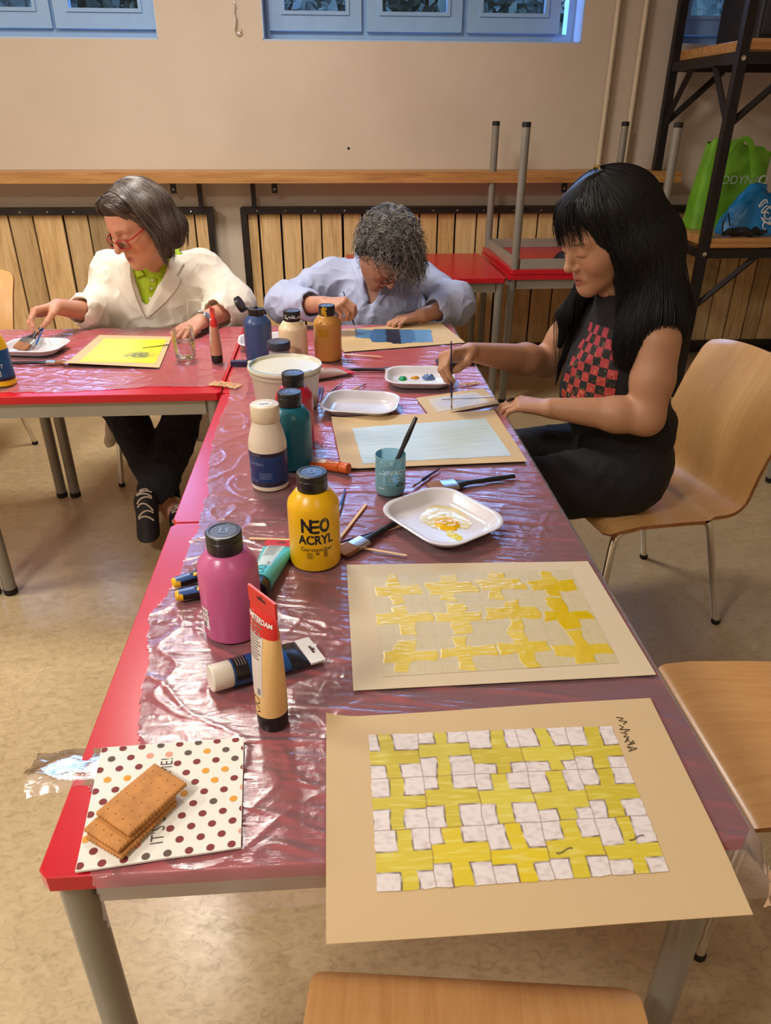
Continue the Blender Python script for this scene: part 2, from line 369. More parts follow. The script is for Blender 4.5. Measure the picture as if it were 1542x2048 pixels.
for k,(x,y,s,h) in enumerate(((1.60,3.52,.085,.07),(1.72,3.60,.07,.11),(1.66,3.62,.06,.05))):
    b.lathe([(s*(1+.15*math.sin(3*a+k)),0) for a in (0,)]+[(s*.9,h*.3),(s*.6,h*.75),(s*.25,h)],9,(x,y,TH+.027))
tag(b.build('dark_cloth',pm('dark_cloth_fabric',rgb(30,32,40),.85,var=.2),ang=20),'crumpled dark cloth lying inside the upturned table','cloth')
# right edge: foot of another table
dup(T1,(2.62,1.92,TH),0,'square table at the right edge, one grey leg showing behind the chair')
# ------------------------------------------------------------------ chairs
def make_chair(label,loc,face,cat='chair'):
    """birch ply shell on four chrome legs; local +y is the way the sitter faces; origin on the floor"""
    t=thing('plywood_chair',label,cat,loc,face); t.scale=(1.07,1.07,1.07)
    H=.383
    prof=[(.205,H-.028),(.197,H-.012),(.18,H+.001),(.12,H+.006),(.0,H),(-.09,H-.007),(-.145,H-.008)]
    prof+=[(-.145-.06*math.sin(a),H-.008+.06*(1-math.cos(a))) for a in np.linspace(.25,1.32,6)]
    y,z=prof[-1]; L=.345
    for k in range(1,9): s=k/8*L; prof.append((y-.19*s-.05*(k/8)**2+.03*math.sin(k/8*PI)*.5,z+.965*s))
    n=len(prof); P=[Vector((0,a,c)) for a,c in prof]; sl=[0]
    for i in range(1,n): sl.append(sl[-1]+(P[i]-P[i-1]).length)
    Lt=sl[-1]; rings=[]
    NU=16
    def hw(s):
        w=.208+.014*max(0,(s-.4)/(Lt-.4))
        if s<.05: w-=.05*(1-math.sqrt(max(0,1-((.05-s)/.05)**2)))
        e=Lt-s
        if e<.045: w-=.045*(1-math.sqrt(max(0,1-((.045-e)/.045)**2)))
        return w
    fine=[]; 
    for q in np.concatenate([np.linspace(0,.06,6),np.linspace(.075,Lt-.075,30),np.linspace(Lt-.06,Lt,7)]):
        i=max(0,min(n-2,int(np.searchsorted(sl,q))-1)); f=(q-sl[i])/(sl[i+1]-sl[i]); p=P[i].lerp(P[i+1],f)
        i0,i1=max(0,i-1),min(n-1,i+2); tg=(P[i1]-P[i0]).normalized(); nm=Vector((0,-tg.z,tg.y)) ; nm=-nm if nm.z<0 and q<.3 else nm
        fine.append((q,p,nm))
    vs=[]; fs=[]; W=NU+1
    for side in (0,1):
        for q,p,nm in fine:
            w=hw(q); back=max(0,min(1,(q-.42)/.2))
            for j in range(W):
                u=2*j/NU-1; cur=.022*back*(u*u-.4)       # hollow of the backrest
                crown=.012*(1-u*u)*max(0,1-(Lt-q)/.05) if q>Lt-.05 else 0
                pp=p+Vector((u*w,0,0))+nm*cur+Vector((0,0,crown))
                if side: pp=pp-nm*.011
                vs.append(pp)
    N=len(fine)
    for i in range(N-1):
        for j in range(NU):
            a=i*W+j; fs.append((a,a+1,a+W+1,a+W)); o=N*W; fs.append((o+a+W,o+a+W+1,o+a+1,o+a))
    b=MB(); b.add(vs,fs); b.cur=1
    loop=[j for j in range(NU)]+[i*W+NU for i in range(N-1)]+[(N-1)*W+j for j in range(NU,0,-1)]+[i*W for i in range(N-1,0,-1)]
    o=len(b.v)-2*N*W; nn=N*W
    for k in range(len(loop)):
        a,c=loop[k],loop[(k+1)%len(loop)]; b.f.append([o+c,o+a,o+nn+a,o+nn+c]); b.mi.append(1)
    b.tone=[0]*len(b.v)
    b.build('seat_shell',[M['birch'],M['birchedge']],t,ang=40)
    for sx in (-1,1):
        for y0,y1,yt in ((.02,.165,.20),(-.02,-.13,-.215)):
            x=sx*.15; zt=H-.034; xs=sx*.175; sg=1 if y1>0 else -1
            path=[(x*.75,y0,zt),(x,y0+.5*(y1-y0),zt)]
            A=Vector((x*1.04,y1-sg*.03,zt)); B=Vector((x*1.12,y1+sg*.004,zt-.035)); 
            path+=[tuple(A)]+[tuple(A.lerp(Vector((x*1.1,y1,zt)),k/4).lerp(Vector((x*1.1,y1,zt)).lerp(B,k/4),k/4)) for k in range(1,5)]
            path+=[(sx*.19,yt,.012)]
            l=MB(); l.tube(path,.0105,14); lo=l.build('leg',M['chrome'],t,ang=60)
            q=MB(); q.lathe([(0,0),(.0115,0),(.013,.003),(.013,.014),(0,.0145)],14,(sx*.19,yt,.0)); q.build('foot_cap',M['blackmat'],lo)
    return t
CH=make_chair('birch plywood chair with chrome legs under the woman in black',(1.258,1.445,FZ),rad(90+11.5))
dup(CH,(.474,-.168,FZ),rad(-7),'birch plywood chair at the near end of the table, only its seat showing').scale=(1.05,1.05,1.05)
dup(CH,(1.20,.455,FZ),rad(90),'birch plywood chair pushed in beside the two cross paintings').scale=(1.0,1.0,1.0)
dup(CH,(-.40,2.63,FZ),rad(180),'birch plywood chair under the painter in the white coat')
dup(CH,(.52,2.74,FZ),rad(180),'birch plywood chair under the curly haired painter')
dup(CH,(-1.36,2.70,FZ),rad(176),'empty birch plywood chair at the left edge, behind the table')
# ------------------------------------------------------------------ numpy noise
_G=np.random.default_rng(42); _P=_G.permutation(512).astype(np.int32); _P=np.concatenate([_P,_P]); _gr=_G.normal(size=(512,3)); _gr/=np.linalg.norm(_gr,axis=1)[:,None]
def pn(x,y,z=0.0):
    x,y,z=np.broadcast_arrays(np.asarray(x,float),np.asarray(y,float),np.asarray(z,float))
    xi,yi,zi=[np.floor(a).astype(np.int64) for a in (x,y,z)]; xf,yf,zf=x-xi,y-yi,z-zi
    u,v,w=[a*a*a*(a*(a*6-15)+10) for a in (xf,yf,zf)]
    def g(i,j,k):
        h=_P[(_P[(_P[(xi+i)&511]+yi+j)&511]+zi+k)&511]; q=_gr[h]; return q[...,0]*(xf-i)+q[...,1]*(yf-j)+q[...,2]*(zf-k)
    L=lambda a,b,t:a+t*(b-a)
    return L(L(L(g(0,0,0),g(1,0,0),u),L(g(0,1,0),g(1,1,0),u),v),L(L(g(0,0,1),g(1,0,1),u),L(g(0,1,1),g(1,1,1),u),v),w)*1.4
def ridge(x,y,p=6,z=0): return np.clip(1-np.abs(pn(x,y,z))*1.6,0,1)**p
def npgrid_mesh(name,Pts,mat,parent=None,keep=None,ang=None):
    """Pts (nv,nu,3)"""
    nv,nu=Pts.shape[:2]; idx=np.arange(nv*nu).reshape(nv,nu)
    q=np.stack([idx[:-1,:-1],idx[:-1,1:],idx[1:,1:],idx[1:,:-1]],-1).reshape(-1,4)
    if keep is not None:
        k=keep.reshape(-1); q=q[k[q].all(1)]
    me=mesh_np(name,Pts.reshape(-1,3),q); me.materials.append(mat); return link(name,me,parent,True,ang)
def mesh_np(name,V,F):
    me=bpy.data.meshes.new(name); V=np.ascontiguousarray(V,np.float32); F=np.ascontiguousarray(F,np.int32); n=F.shape[1]
    used=np.unique(F); rm=np.zeros(len(V),np.int32); rm[used]=np.arange(len(used),dtype=np.int32); V=V[used]; F=rm[F]
    me.vertices.add(len(V)); me.vertices.foreach_set('co',V.ravel()); me.loops.add(F.size); me.loops.foreach_set('vertex_index',F.ravel())
    me.polygons.add(len(F)); me.polygons.foreach_set('loop_start',np.arange(0,F.size,n,dtype=np.int32)); me.update(calc_edges=True); me.validate(); return me
# ------------------------------------------------------------------ clear plastic film over the tables
t=NT('clear_plastic_film')
tr=t.n.new('ShaderNodeBsdfTransparent'); tr.inputs[0].default_value=(1,.985,.99,1)
gl=t.n.new('ShaderNodeBsdfGlossy'); gl.inputs['Roughness'].default_value=.085; gl.inputs[0].default_value=(1,1,1,1)
df=t.n.new('ShaderNodeBsdfDiffuse'); df.inputs[0].default_value=(.95,.82,.90,1)
c1=t.noise(t.coords((5,26,5),(0,0,rad(-12))),3.2,5,.62,.7); c2=t.noise(t.coords((9,11,9)),4.0,5,.6,1.5)
hh=t.math('ADD',t.math('MULTIPLY',t.math('ABSOLUTE',t.math('SUBTRACT',c1,.5)),1.0),t.math('MULTIPLY',t.math('ABSOLUTE',t.math('SUBTRACT',c2,.5)),.7))
bp=t.n.new('ShaderNodeBump'); bp.inputs['Strength'].default_value=.22; bp.inputs['Distance'].default_value=.004; t.link(hh,bp.inputs['Height'])
for s_ in (gl,df): t.link(bp.outputs[0],s_.inputs['Normal'])
fr=t.n.new('ShaderNodeFresnel'); fr.inputs[0].default_value=1.55; t.link(bp.outputs[0],fr.inputs['Normal'])
fac=t.math('MULTIPLY',fr.outputs[0],1.0,True); m1=t.n.new('ShaderNodeMixShader'); m2=t.n.new('ShaderNodeMixShader')
cl=t.noise(t.coords((1,1.6,1)),3.0,3)
m1.inputs[0].default_value=.13; t.link(tr.outputs[0],m1.inputs[1]); t.link(df.outputs[0],m1.inputs[2])
t.link(fac,m2.inputs[0]); t.link(m1.outputs[0],m2.inputs[1]); t.link(gl.outputs[0],m2.inputs[2]); t.link(m2.outputs[0],t.out.inputs[0]); M['film']=t.m
def film_height(x,y,mess,amp=.0019):
    wx=x+.02*pn(x*4,y*4,3); wy=y+.03*pn(x*3,y*5,7)
    c,s=math.cos(-.2),math.sin(-.2); a=wx*c+wy*s; b=-wx*s+wy*c
    lines=ridge(a*1.7,b*17,16)+.95*ridge(a*2.2+5,b*34,12)*(.6+pn(a*2,b*3,11))+.7*ridge(a*3+9,b*62,6)*np.clip(.5+1.5*pn(a*2+4,b*4,17),0,1)
    cr=1.0*ridge(wx*5,wy*6,34)+.7*ridge(wx*13+9,wy*11,10)+.35*ridge((wx+wy)*26,(wy-wx)*22,8)*np.clip(.2+1.6*pn(wx*5,wy*5,21),0,1)+.12*ridge(wx*42,wy*38,8,5)
    return amp*np.clip(lines*(1-mess)+cr*(.25+.75*mess),0,1.1)+.0004*pn(x*25,y*25)
def film_sheet(name,label,a,b,left,front,back,right,edges,mess,amp=.0019):
    A,B=np.meshgrid(a,b)
    L,R=left(B),right(B); F,K=front(A),back(A)
    keep=(A>=L)&(A<=R)&(B>=F)&(B<=K)
    x0,x1,y0,y1=edges
    dx=np.maximum(0,A-x1)+np.maximum(0,x0-A); dy=np.maximum(0,y0-B)+np.maximum(0,B-y1)
    X=np.clip(A,x0,x1); Yv=np.clip(B,y0,y1)
    d=np.maximum(dx,dy)+.35*np.minimum(dx,dy); h=film_height(A,B,mess(A,B),amp)
    lip=np.minimum(d,.012)/.012
    Z=TH+.0006+np.maximum(0,h)*(1-lip)-np.maximum(0,d-.003)
    fl=.004+.010*np.clip(d/.06,0,1)*(1+1.2*pn(A*14,B*14,5)+.8*ridge(A*9,B*9,3))
    X=X+np.where(A>x1,1,np.where(A<x0,-1,0))*fl*lip; Yv=Yv+np.where(B<y0,-1,np.where(B>y1,1,0))*fl*lip
    o=npgrid_mesh(name,np.stack([X,Yv,Z],-1),M['film'],keep=keep); tag(o,label,'plastic sheet'); return o
jag=lambda t,s,k:s*pn(t*6,k)+s*.7*pn(t*19,k+3)+s*.4*pn(t*47,k+5)
lx=lambda B:np.interp(B,[-.2,-.03,.10,.128,.16,.18,.33,.47,.58,.90,1.1,1.27,1.54,1.7,2.5],[.09,.066,.04,.012,.018,.062,.045,.022,.05,.052,.03,.02,.028,.006,.008])+jag(B,.008,2.2)
FILM=film_sheet('plastic_sheet','clear crinkled plastic film over the long row of red tables',np.arange(-.06,.885,.0036),np.arange(-.13,2.40,.0030),lx,
    lambda A:-.062-.02*pn(A*5,1.5)-.012*pn(A*17,4.2)-.02*np.clip((A-.6)/.2,0,1),lambda A:2.372+jag(A,.006,9.1),lambda B:.832+.018*pn(B*3,6.6)+jag(B,.008,7.7)+.03*np.exp(-((B-.05)/.12)**2),
    (-.2,.8005,-.0025,2.3585),lambda A,B:np.clip(1.15-A/.33,0,1)*.9+.1)
film_sheet('plastic_sheet','clear crinkled plastic film over the red table in front of the white coat',np.arange(-1.2,.02,.0040),np.arange(1.58,2.44,.0034),lambda B:-1.19+0*B,
    lambda A:np.interp(A,[-1.5,-.7,-.45,-.2,-.06,.02],[1.63,1.615,1.605,1.64,1.63,1.66])+jag(A,.006,3.3),lambda A:2.40+jag(A,.008,5.1),lambda B:-.010+jag(B,.004,8.8),
    (-3,.1,1.5,2.3605),lambda A,B:.35+.4*np.clip(pn(A*2,B*2)+.4,0,1),.0028)
# the torn corner that sticks out over the table's left edge
U,V=np.meshgrid(np.linspace(0,1,40),np.linspace(0,1,26))
Xc=.03-.115*U-.02*V*U; Yc=.125+.055*V+.045*U*(V-.4)+.01*pn(U*4,V*4,2); Zc=TH+.002+.016*U*np.sin(V*5)+.012*pn(U*2.5,V*2,8)*U-.02*U*U
loose=npgrid_mesh('torn_flap',np.stack([Xc,Yc,Zc],-1),M['film'],FILM,keep=(U<.74+.14*pn(V*5,3.1)))
t=NT('masking_tape'); t.set(Base_Color=t.ramp(t.noise(t.coords(),40,4),[(.3,rgb(176,120,66)),(.7,rgb(226,186,130))]),Roughness=.45,Alpha=.8); M['tape']=t.m
def tape(label,cx,cy,w,d,rz,seed,z=TH+.0035):
    U,V=np.meshgrid(np.linspace(-.5,.5,36),np.linspace(-.5,.5,20)); c,s=math.cos(rz),math.sin(rz)
    x,y=U*w,V*d; h=.0012+.0035*ridge(U*4+seed,V*5,3)+.001*pn(U*9,V*9,seed)
    keep=(np.abs(V)<.4+.1*pn(U*5,seed+.5))&(np.abs(U)<.45+.06*pn(V*6,seed+2.5))
    o=npgrid_mesh('masking_tape',np.stack([cx+x*c-y*s,cy+x*s+y*c,z+h],-1),M['tape'],keep=keep); tag(o,label,'tape')
tape('crinkled brownish tape patch where the two plastic films meet at the table corner',.005,1.635,.11,.055,rad(-25),1.0)
tape('brownish tape scrap on the table edge beside the grey palette plate',.745,1.60,.075,.03,rad(20),4.0)
# ------------------------------------------------------------------ things on the tables
def rz3(a): return Matrix.Rotation(a,3,'Z')
def flatmap(cx,cy,z,a=0):
    c,s=math.cos(a),math.sin(a); return lambda x,y,q=0:(cx+x*c-y*s,cy+x*s+y*c,z)
def cylmap(r,ang,z0,rot=0):
    """wrap text around a cylinder: x runs counter-clockwise seen from outside"""
    c,s=math.cos(rot),math.sin(rot)
    def f(x,y,q=0):
        X,Y=x*c-y*s,x*s+y*c; a=ang+X/r; return (r*math.cos(a),r*math.sin(a),z0+Y)
    return f
def cylpatch(b,r,a0,a1,z0,z1,n=10):
    b.grid(lambda u,v:(r*math.cos(a0+(a1-a0)*u),r*math.sin(a0+(a1-a0)*u),z0+(z1-z0)*v),n,2)
INK=pm('black_ink',rgb(28,26,28),.5,var=.1); GREYINK=pm('grey_ink',rgb(120,112,108),.5)
WHITEINK=pm('white_print',rgb(232,230,226),.45,var=.02)
M['capblue']=pm('cap_badge',rgb(44,58,84),.3,var=.1)
FACE=-PI/2+.04
def paint_bottle(label,x,y,col,rough=.3,flip=False,smear=None,h=.178,rot=0):
    t=thing('paint_bottle',label,'paint bottle',(x,y,TZ),rot)
    m=pm('bottle_'+label.split()[0]+label.split()[1],col,rough,var=.04,scale=18)
    b=MB(); hh=h-.034
    b.lathe([(0,0),(.041,0),(.0445,.0025),(.0458,.007),(.0458,hh-.03),(.0452,hh-.023),(.0435,hh-.0175),(.031,hh-.001),(.0285,hh+.001),(.0255,hh+.002),(0,hh+.002)],48)
    b.build('bottle_body',m,t)
    c=MB(); z=hh+.0022; zt=h
    if not flip:
        c.lathe([(0,z),(.0262,z),(.0268,z+.001),(.0268,z+.020),(.0262,z+.0207),(.0268,z+.0214),(.0268,zt-.002),(.0255,zt-.0005),(.0215,zt),(.0205,zt-.001),(0,zt-.001)],40)
        cp=c.build('flip_cap',M['blackpl'],t)
        d=MB(); d.lathe([(0,zt-.0009),(.0196,zt-.0009),(.0192,zt-.0006),(0,zt-.0006)],32); ds=d.build('cap_badge',M['capblue'],cp)
        e=MB(); zz=zt-.0003
        for k in (-1,1):
            e.box((k*.0052,.002,zz),(.0026,.013,.0005)); e.box((k*.0025,.0035,zz-.0001),(.0022,.009,.0005),rz3(k*.55))
        e.box((0,-.0068,zz),(.014,.0022,.0005)); e.box((.0,.0093,zz),(.012,.0016,.0005)); e.build('badge_mark',pm('badge_print',rgb(92,116,152),.35),cp)
    else:
        c.lathe([(0,z),(.0262,z),(.0268,z+.001),(.0268,z+.018),(.0255,z+.0195),(.012,z+.0205),(.006,z+.021),(.0055,z+.026),(.003,z+.027),(0,z+.0265)],40)
        cp=c.build('cap_base',M['blackpl'],t)
        d=MB(); R=Matrix.Rotation(rad(-118),3,'Y'); ctr=Vector((-.046,0,z+.034))
        d.lathe([(0,-.0005),(.0268,-.0005),(.0268,.012),(.0245,.012),(.0245,.002),(0,.002)],36,ctr,R); d.tube([(-.0255,0,z+.016),(-.031,0,z+.019),(-.036,0,z+.021)],.004,8)
        d.build('open_cap_lid',M['blackpl'],t)
    return t
B_=paint_bottle('large pink paint bottle nearest the viewer',.166,.425,rgb(198,96,146),.28)
b=MB(); a=FACE-1.0; cylpatch(b,.0460,a-.16,a+.22,.022,.06); b.build('barcode_label',WHITEINK,B_)
b=MB()
for k in range(9): cylpatch(b,.0462,a-.12+k*.022,a-.12+k*.022+.006+.005*(k%3),.024,.035,1)
b.text('NEO',.010,cylmap(.0462,a+.04,.052)); b.text('70',.011,cylmap(.0462,a+.04,.042)); b.build('label_print',INK,B_)
B_=paint_bottle('large yellow paint bottle with big black NEO ACRYL lettering',.292,.622,rgb(236,182,14),.3)
b=MB(); r=.0461; a=FACE+.06
b.text('N',.036,cylmap(r,a-.36,.093),xs=.78,bold=.042); b.text('O',.036,cylmap(r,a+.34,.093),xs=.64,bold=.042)
for k in (-1,0,1): cylpatch(b,r,a-.14,a+.13,.0930+k*.0108-.0026,.0930+k*.0108+.0026,6)
# heavier strokes for the lettering

b.text('ACRYL',.0245,cylmap(r,a-.01,.066),xs=.84,bold=.034)
b.build('brand_lettering',INK,B_)
b=MB(); b.text('Gerstaecker',.0118,cylmap(r,a+.0,.0475),bold=.01)
for k in range(5): cylpatch(b,r,a-.40,a-.40+.22+.05*(k%2),.040-k*.0026,.0412-k*.0026,3)
for k in range(2): cylpatch(b,r,a-.05,a+.09,.040-k*.003,.042-k*.003,2)
for k in range(5): cylpatch(b,r,a+.26,a+.42,.0425-k*.0028,.0441-k*.0028,2)
b.build('small_print',pm('brown_ink',rgb(96,66,18),.5),B_)
paint_bottle('large teal paint bottle behind the white blue-labelled bottle',.234,1.047,rgb(14,104,122))
paint_bottle('large red paint bottle half hidden behind the teal bottle',.236,1.185,rgb(188,36,58))
B_=paint_bottle('ochre paint bottle with yellow paint stains beside the curly haired painter',.316,1.899,rgb(196,140,66))
b=MB(); r=.0461; cylpatch(b,r,FACE-.75,FACE+.0,.083,.108); 
for aa,z_,s in ((-.5,.13,.003),(.2,.07,.004),(-.6,.075,.003),(.25,.066,.002)): b.grid(lambda u,v:(r*math.cos(FACE+aa+s/.04*(u-.5)*2*math.sin(PI*v)),r*math.sin(FACE+aa+s/.04*(u-.5)*2*math.sin(PI*v)),z_+s*2*(v-.5)),4,6)
b.build('paint_stain',pm('yellow_stain',rgb(186,134,16),.4,var=.15,scale=60),B_)
b=MB(); r=.0270
for k in range(26):
    aa=FACE-.35+rng.normal()*.22; z_=.16+rng.normal()*.008; s=.003+.003*rng.random(); z_=min(max(z_,.149),.174)
    b.grid(lambda u,v:(r*math.cos(aa+s/r*(u-.5)*2*math.sin(PI*(v*.9+.05))),r*math.sin(aa+s/r*(u-.5)*2*math.sin(PI*(v*.9+.05))),z_+s*1.3*(v-.5)),4,5)
b.build('cap_paint_stain',pm('yellow_paint_dab',rgb(208,158,30),.4),B_)
B_=paint_bottle('cream paint bottle between the blue and the ochre bottles',.206,1.83,rgb(238,214,176))
b=MB(); r=.0461
for k in range(12): cylpatch(b,r,FACE+.12+k*.035,FACE+.12+k*.035+.014+.008*(k%2),.040,.066,1)
for k in range(4): cylpatch(b,r,FACE+.12,FACE+.5-.1*(k%2),.036-k*.005,.0385-k*.005,3)
b.build('faded_print',pm('faded_print',rgb(204,178,146),.5),B_)
b=MB(); r=.02705
for k in range(30):
    aa=FACE+rng.uniform(-1.2,1.2); z_=.160+rng.normal()*.003; s=.0015+.003*rng.random()
    b.grid(lambda u,v:(r*math.cos(aa+s/r*(u-.5)*2*math.sin(PI*(v*.9+.05))),r*math.sin(aa+s/r*(u-.5)*2*math.sin(PI*(v*.9+.05))),z_+s*(v-.5)),3,4)
b.build('cap_paint_stain',WHITEINK,B_)
paint_bottle('slate blue paint bottle with its black flip cap open',.086,1.915,rgb(58,82,132),flip=True,rot=rad(-8))
# white acrylic bottle with blue label
t=thing('paint_bottle','white paint bottle with dark blue label and ribbed white cap','paint bottle',(.188,.942,TZ))
b=MB(); b.lathe([(0,0),(.036,0),(.0395,.002),(.041,.006),(.041,.098),(.0405,.106),(.038,.118),(.0325,.138),(.0295,.147),(.029,.152),(0,.152)],48); b.build('bottle_body',pm('milky_white_plastic',rgb(226,214,194),.32,var=.03),t)
b=MB(); b.lathe([(.0412,.012),(.0414,.013),(.0414,.089),(.0412,.09)],48); L_=b.build('blue_label',pm('navy_label',rgb(14,52,104),.28,var=.18,scale=5),t)
b=MB(); b.lathe([(.0415,.0895),(.0416,.0885),(.0416,.083),(.0415,.082)],48); cylpatch(b,.0416,FACE-.9,FACE+.9,.014,.022); b.build('label_band',pm('label_dark_band',rgb(40,30,46),.35),L_)
b=MB(); r=.0418; b.text('acrylic paint',.0055,cylmap(r,FACE-.72,.0858)); b.text('Amsterdam',.012,cylmap(r,FACE-.9,.066)); b.text('A',.02,cylmap(r,FACE-1.15,.045)); b.text('500 ml',.006,cylmap(r,FACE-.85,.026))
for k in range(4): cylpatch(b,r,FACE-.5,FACE+.2-.08*(k%2),.0445-k*.004,.0455-k*.004,4)
b.build('label_print',pm('label_grey_print',rgb(120,140,176),.4),L_)
c=MB(); ring=[]
for z_,ro in ((.153,.030),(.154,.0308),(.186,.0305),(.1875,.0292)):
    ring.append([((ro-(.0006 if j%2 else 0))*math.cos(2*PI*j/72),(ro-(.0006 if j%2 else 0))*math.sin(2*PI*j/72),z_) for j in range(72)])
c.loft(ring); cp=c.build('ribbed_cap',pm('ivory_cap_plastic',rgb(224,208,178),.4,var=.03),t,ang=50)
b=MB(); b.lathe([(0,.1876),(.016,.1876),(.0158,.188),(0,.188)],28,(0,-.002,0)); b.build('price_sticker',WHITEINK,cp)
b=MB()
for k in range(15): b.box((-.010+k*.00145,-.003,.1882),(.0005+.0005*(k%3==0),.007,.0003))
b.text('312',.004,flatmap(.004,.006,.1883)); b.text('75',.004,flatmap(-.003,-.010,.1883)); b.build('barcode',INK,cp)
# plastic pot with lid
t=thing('plastic_pot','translucent white plastic pot with lid in the middle of the table','pot',(.2,1.452,TZ))
t0=NT('pot_plastic'); t0.set(Base_Color=rgb(216,208,188),Roughness=.35); t0.b.inputs['Transmission Weight'].default_value=.25; t0.b.inputs['Subsurface Weight'].default_value=.3; t0.b.inputs['Subsurface Scale'].default_value=.02
b=MB(); b.lathe([(0,0),(.08,0),(.084,.003),(.094,.092),(.0945,.094),(.098,.095),(.098,.101),(.0955,.102),(.0955,.108),(0,.108)],56); b.build('pot_body',t0.m,t)
b=MB(); b.lathe([(.0956,.1085),(.101,.1085),(.1025,.110),(.1025,.115),(.1005,.1185),(.0975,.1185),(.0945,.112),(.093,.1105),(0,.1105)],56); ld=b.build('pot_lid',pm('pot_lid_plastic',rgb(212,208,186),.3,var=.02),t)
b=MB(); b.tube([(.0965*math.cos(a_),.0965*math.sin(a_),.1185) for a_ in np.linspace(2.6,5.6,40)],.0012,6); b.build('blue_rim_line',pm('blue_line',rgb(60,140,186),.3),ld)
t=thing('paint_jar','round jar with a wide dark grey lid behind the white pot','jar',(.168,1.705,TZ))
b=MB(); b.lathe([(0,0),(.031,0),(.0335,.003),(.0335,.07),(.031,.082),(.031,.09),(0,.09)],36); b.build('jar_body',pm('jar_grey_plastic',rgb(150,156,168),.3),t)
b=MB(); b.lathe([(0,.0902),(.0345,.0902),(.0355,.092),(.0355,.112),(.034,.1145),(.031,.115),(0,.115)],40); b.build('jar_lid',pm('dark_slate_lid',rgb(44,52,72),.3),t)
t=thing('paint_bottle','yellow and blue paint bottle cut off by the left edge','paint bottle',(-.664,1.690,TZ))
b=MB(); b.lathe([(0,0),(.033,0),(.036,.003),(.0365,.010),(.0345,.016),(.0325,.10),(.031,.125),(.022,.15),(.018,.152),(.018,.175),(0,.175)],36); b.build('bottle_body',pm('poster_yellow_plastic',rgb(238,190,20),.3),t)
b=MB(); b.lathe([(.0358,.018),(.0356,.02),(.0328,.108),(.0322,.109)],36); b.build('blue_label',pm('blue_label_paper',rgb(20,74,128),.35,var=.3,scale=16),t)
b=MB(); r=.0362; b.lathe([(.0361,.0185),(.0361,.024),(.0359,.027)],36); b.build('label_band',pm('label_dark_band',rgb(40,30,46),.35),t)
b=MB(); b.text('T',.016,cylmap(.0356,FACE+.5,.062)); b.build('label_print',WHITEINK,t); b=MB(); b.text('J',.018,cylmap(.0362,FACE+.3,.042)); b.build('label_logo',WHITEINK,t)
# ---- paint tubes
def paint_tube(label,col,tabcol,capcol,L=.17,rc=.0195,w=.031,laby=True,labcol=None,capl=.024):
    t=thing('paint_tube',label,'paint tube')
    m=pm('tube_'+'_'.join(label.split()[:3]),col,.3,var=.03); mt=pm('tubetab_'+'_'.join(label.split()[:3]),tabcol,.35,var=.03); mc=pm('tubecap_'+'_'.join(label.split()[:3]),capcol,.35,var=.05)
    c=MB(); rings=[]
    for z,ro in ((0,rc-.0015),(.0015,rc),(capl-.002,rc),(capl,rc-.001)): rings.append([((ro-(.0004 if j%2 else 0))*math.cos(2*PI*j/48),(ro-(.0004 if j%2 else 0))*math.sin(2*PI*j/48),z) for j in range(48)])
    c.loft(rings); c.build('screw_cap',mc,t)
    def ring(z,ins=0):
        f=min(1,max(0,(z-capl)/(L-.024-capl))); g=f**1.15
        ax=rc*1.03*(1-g)+w*g-ins; ay=max(.0014,rc*1.03*math.sqrt(max(0,1-g**1.6)))
        return [(ax*math.cos(2*PI*j/40),ay*math.sin(2*PI*j/40),z) for j in range(40)]
    b=MB(); b.loft([ring(capl+.0003)]+[ring(z) for z in np.linspace(capl+.001,L-.024,18)]); b.build('tube_body',m,t)
    q=MB(); q.loft([[(sx*(w+.0004),sy*.0016,z) for sx,sy in ((-1,-1),(1,-1),(1,1),(-1,1))] for z in (L-.0238,L-.004,L)],True,True); tb=q.build('crimped_end',mt,t,smooth=False)
    q=MB(); q.box((0,0,L-.009),(.018,.0037,.004)); q.box((0,0,L-.0065),(.006,.0036,.004)); q.build('hang_slot',pm('slot_shadow',rgb(70,24,26),.6),tb)
    if laby:
        def srf(u,z):
            f=min(1,max(0,(z-capl)/(L-.024-capl))); g=f**1.15; ax=rc*1.03*(1-g)+w*g; ay=max(.0014,rc*1.03*math.sqrt(max(0,1-g**1.6)))
            a=-PI/2+u; return ((ax+.0003)*math.cos(a),(ay+.0003)*math.sin(a),z)
        p=MB(); p.grid(lambda u,v:srf(-.75+1.2*u,capl+.035+(L-.03-capl-.035)*v),8,16); lo=p.build('back_label',pm('tubelabel'+label[:8],labcol or rgb(214,206,196),.4),t)
        p=MB()
        for k in range(14): 
            z0=L-.036-k*.0042
            if z0>capl+.05: p.grid(lambda u,v:(lambda q_:(q_[0],q_[1]-.0002,q_[2]))(srf(-.6+(.75+.1*(k%3))*u,z0+.0018*v)),6,1)
        p.build('label_print',GREYINK,lo); p=MB()
        for k in range(5): p.grid(lambda u,v:(lambda q_:(q_[0],q_[1]-.0002,q_[2]))(srf(.1+.05*k+.025*u,capl+.038+.010*v)),1,1)
        p.build('barcode',GREYINK,lo)
        p=MB()
        for j,(z0,s_) in enumerate(((capl+.026,.006),(capl+.012,.006))):
            for k in range(3 if j else 5):
                n_=3 if j else 5; a0=2*PI*k/n_+.3; a1=a0+2*PI/n_*.8
                p.grid(lambda u,v:srf(-.1+s_/rc*math.cos(a0+(a1-a0)*u)*(.85+.25*v),z0+s_*math.sin(a0+(a1-a0)*u)*(.85+.25*v)),4,1)
        p.build('recycling_mark',INK,t)
    return t,tb
t,tb=paint_tube('beige paint tube standing on its black cap, red top','0'and rgb(232,190,122),rgb(206,34,30),rgb(22,16,16),L=.207,rc=.0205,w=.029)
t.location=(.241,.214,TZ); t.rotation_euler=(0,0,rad(-52))
t_beige=t
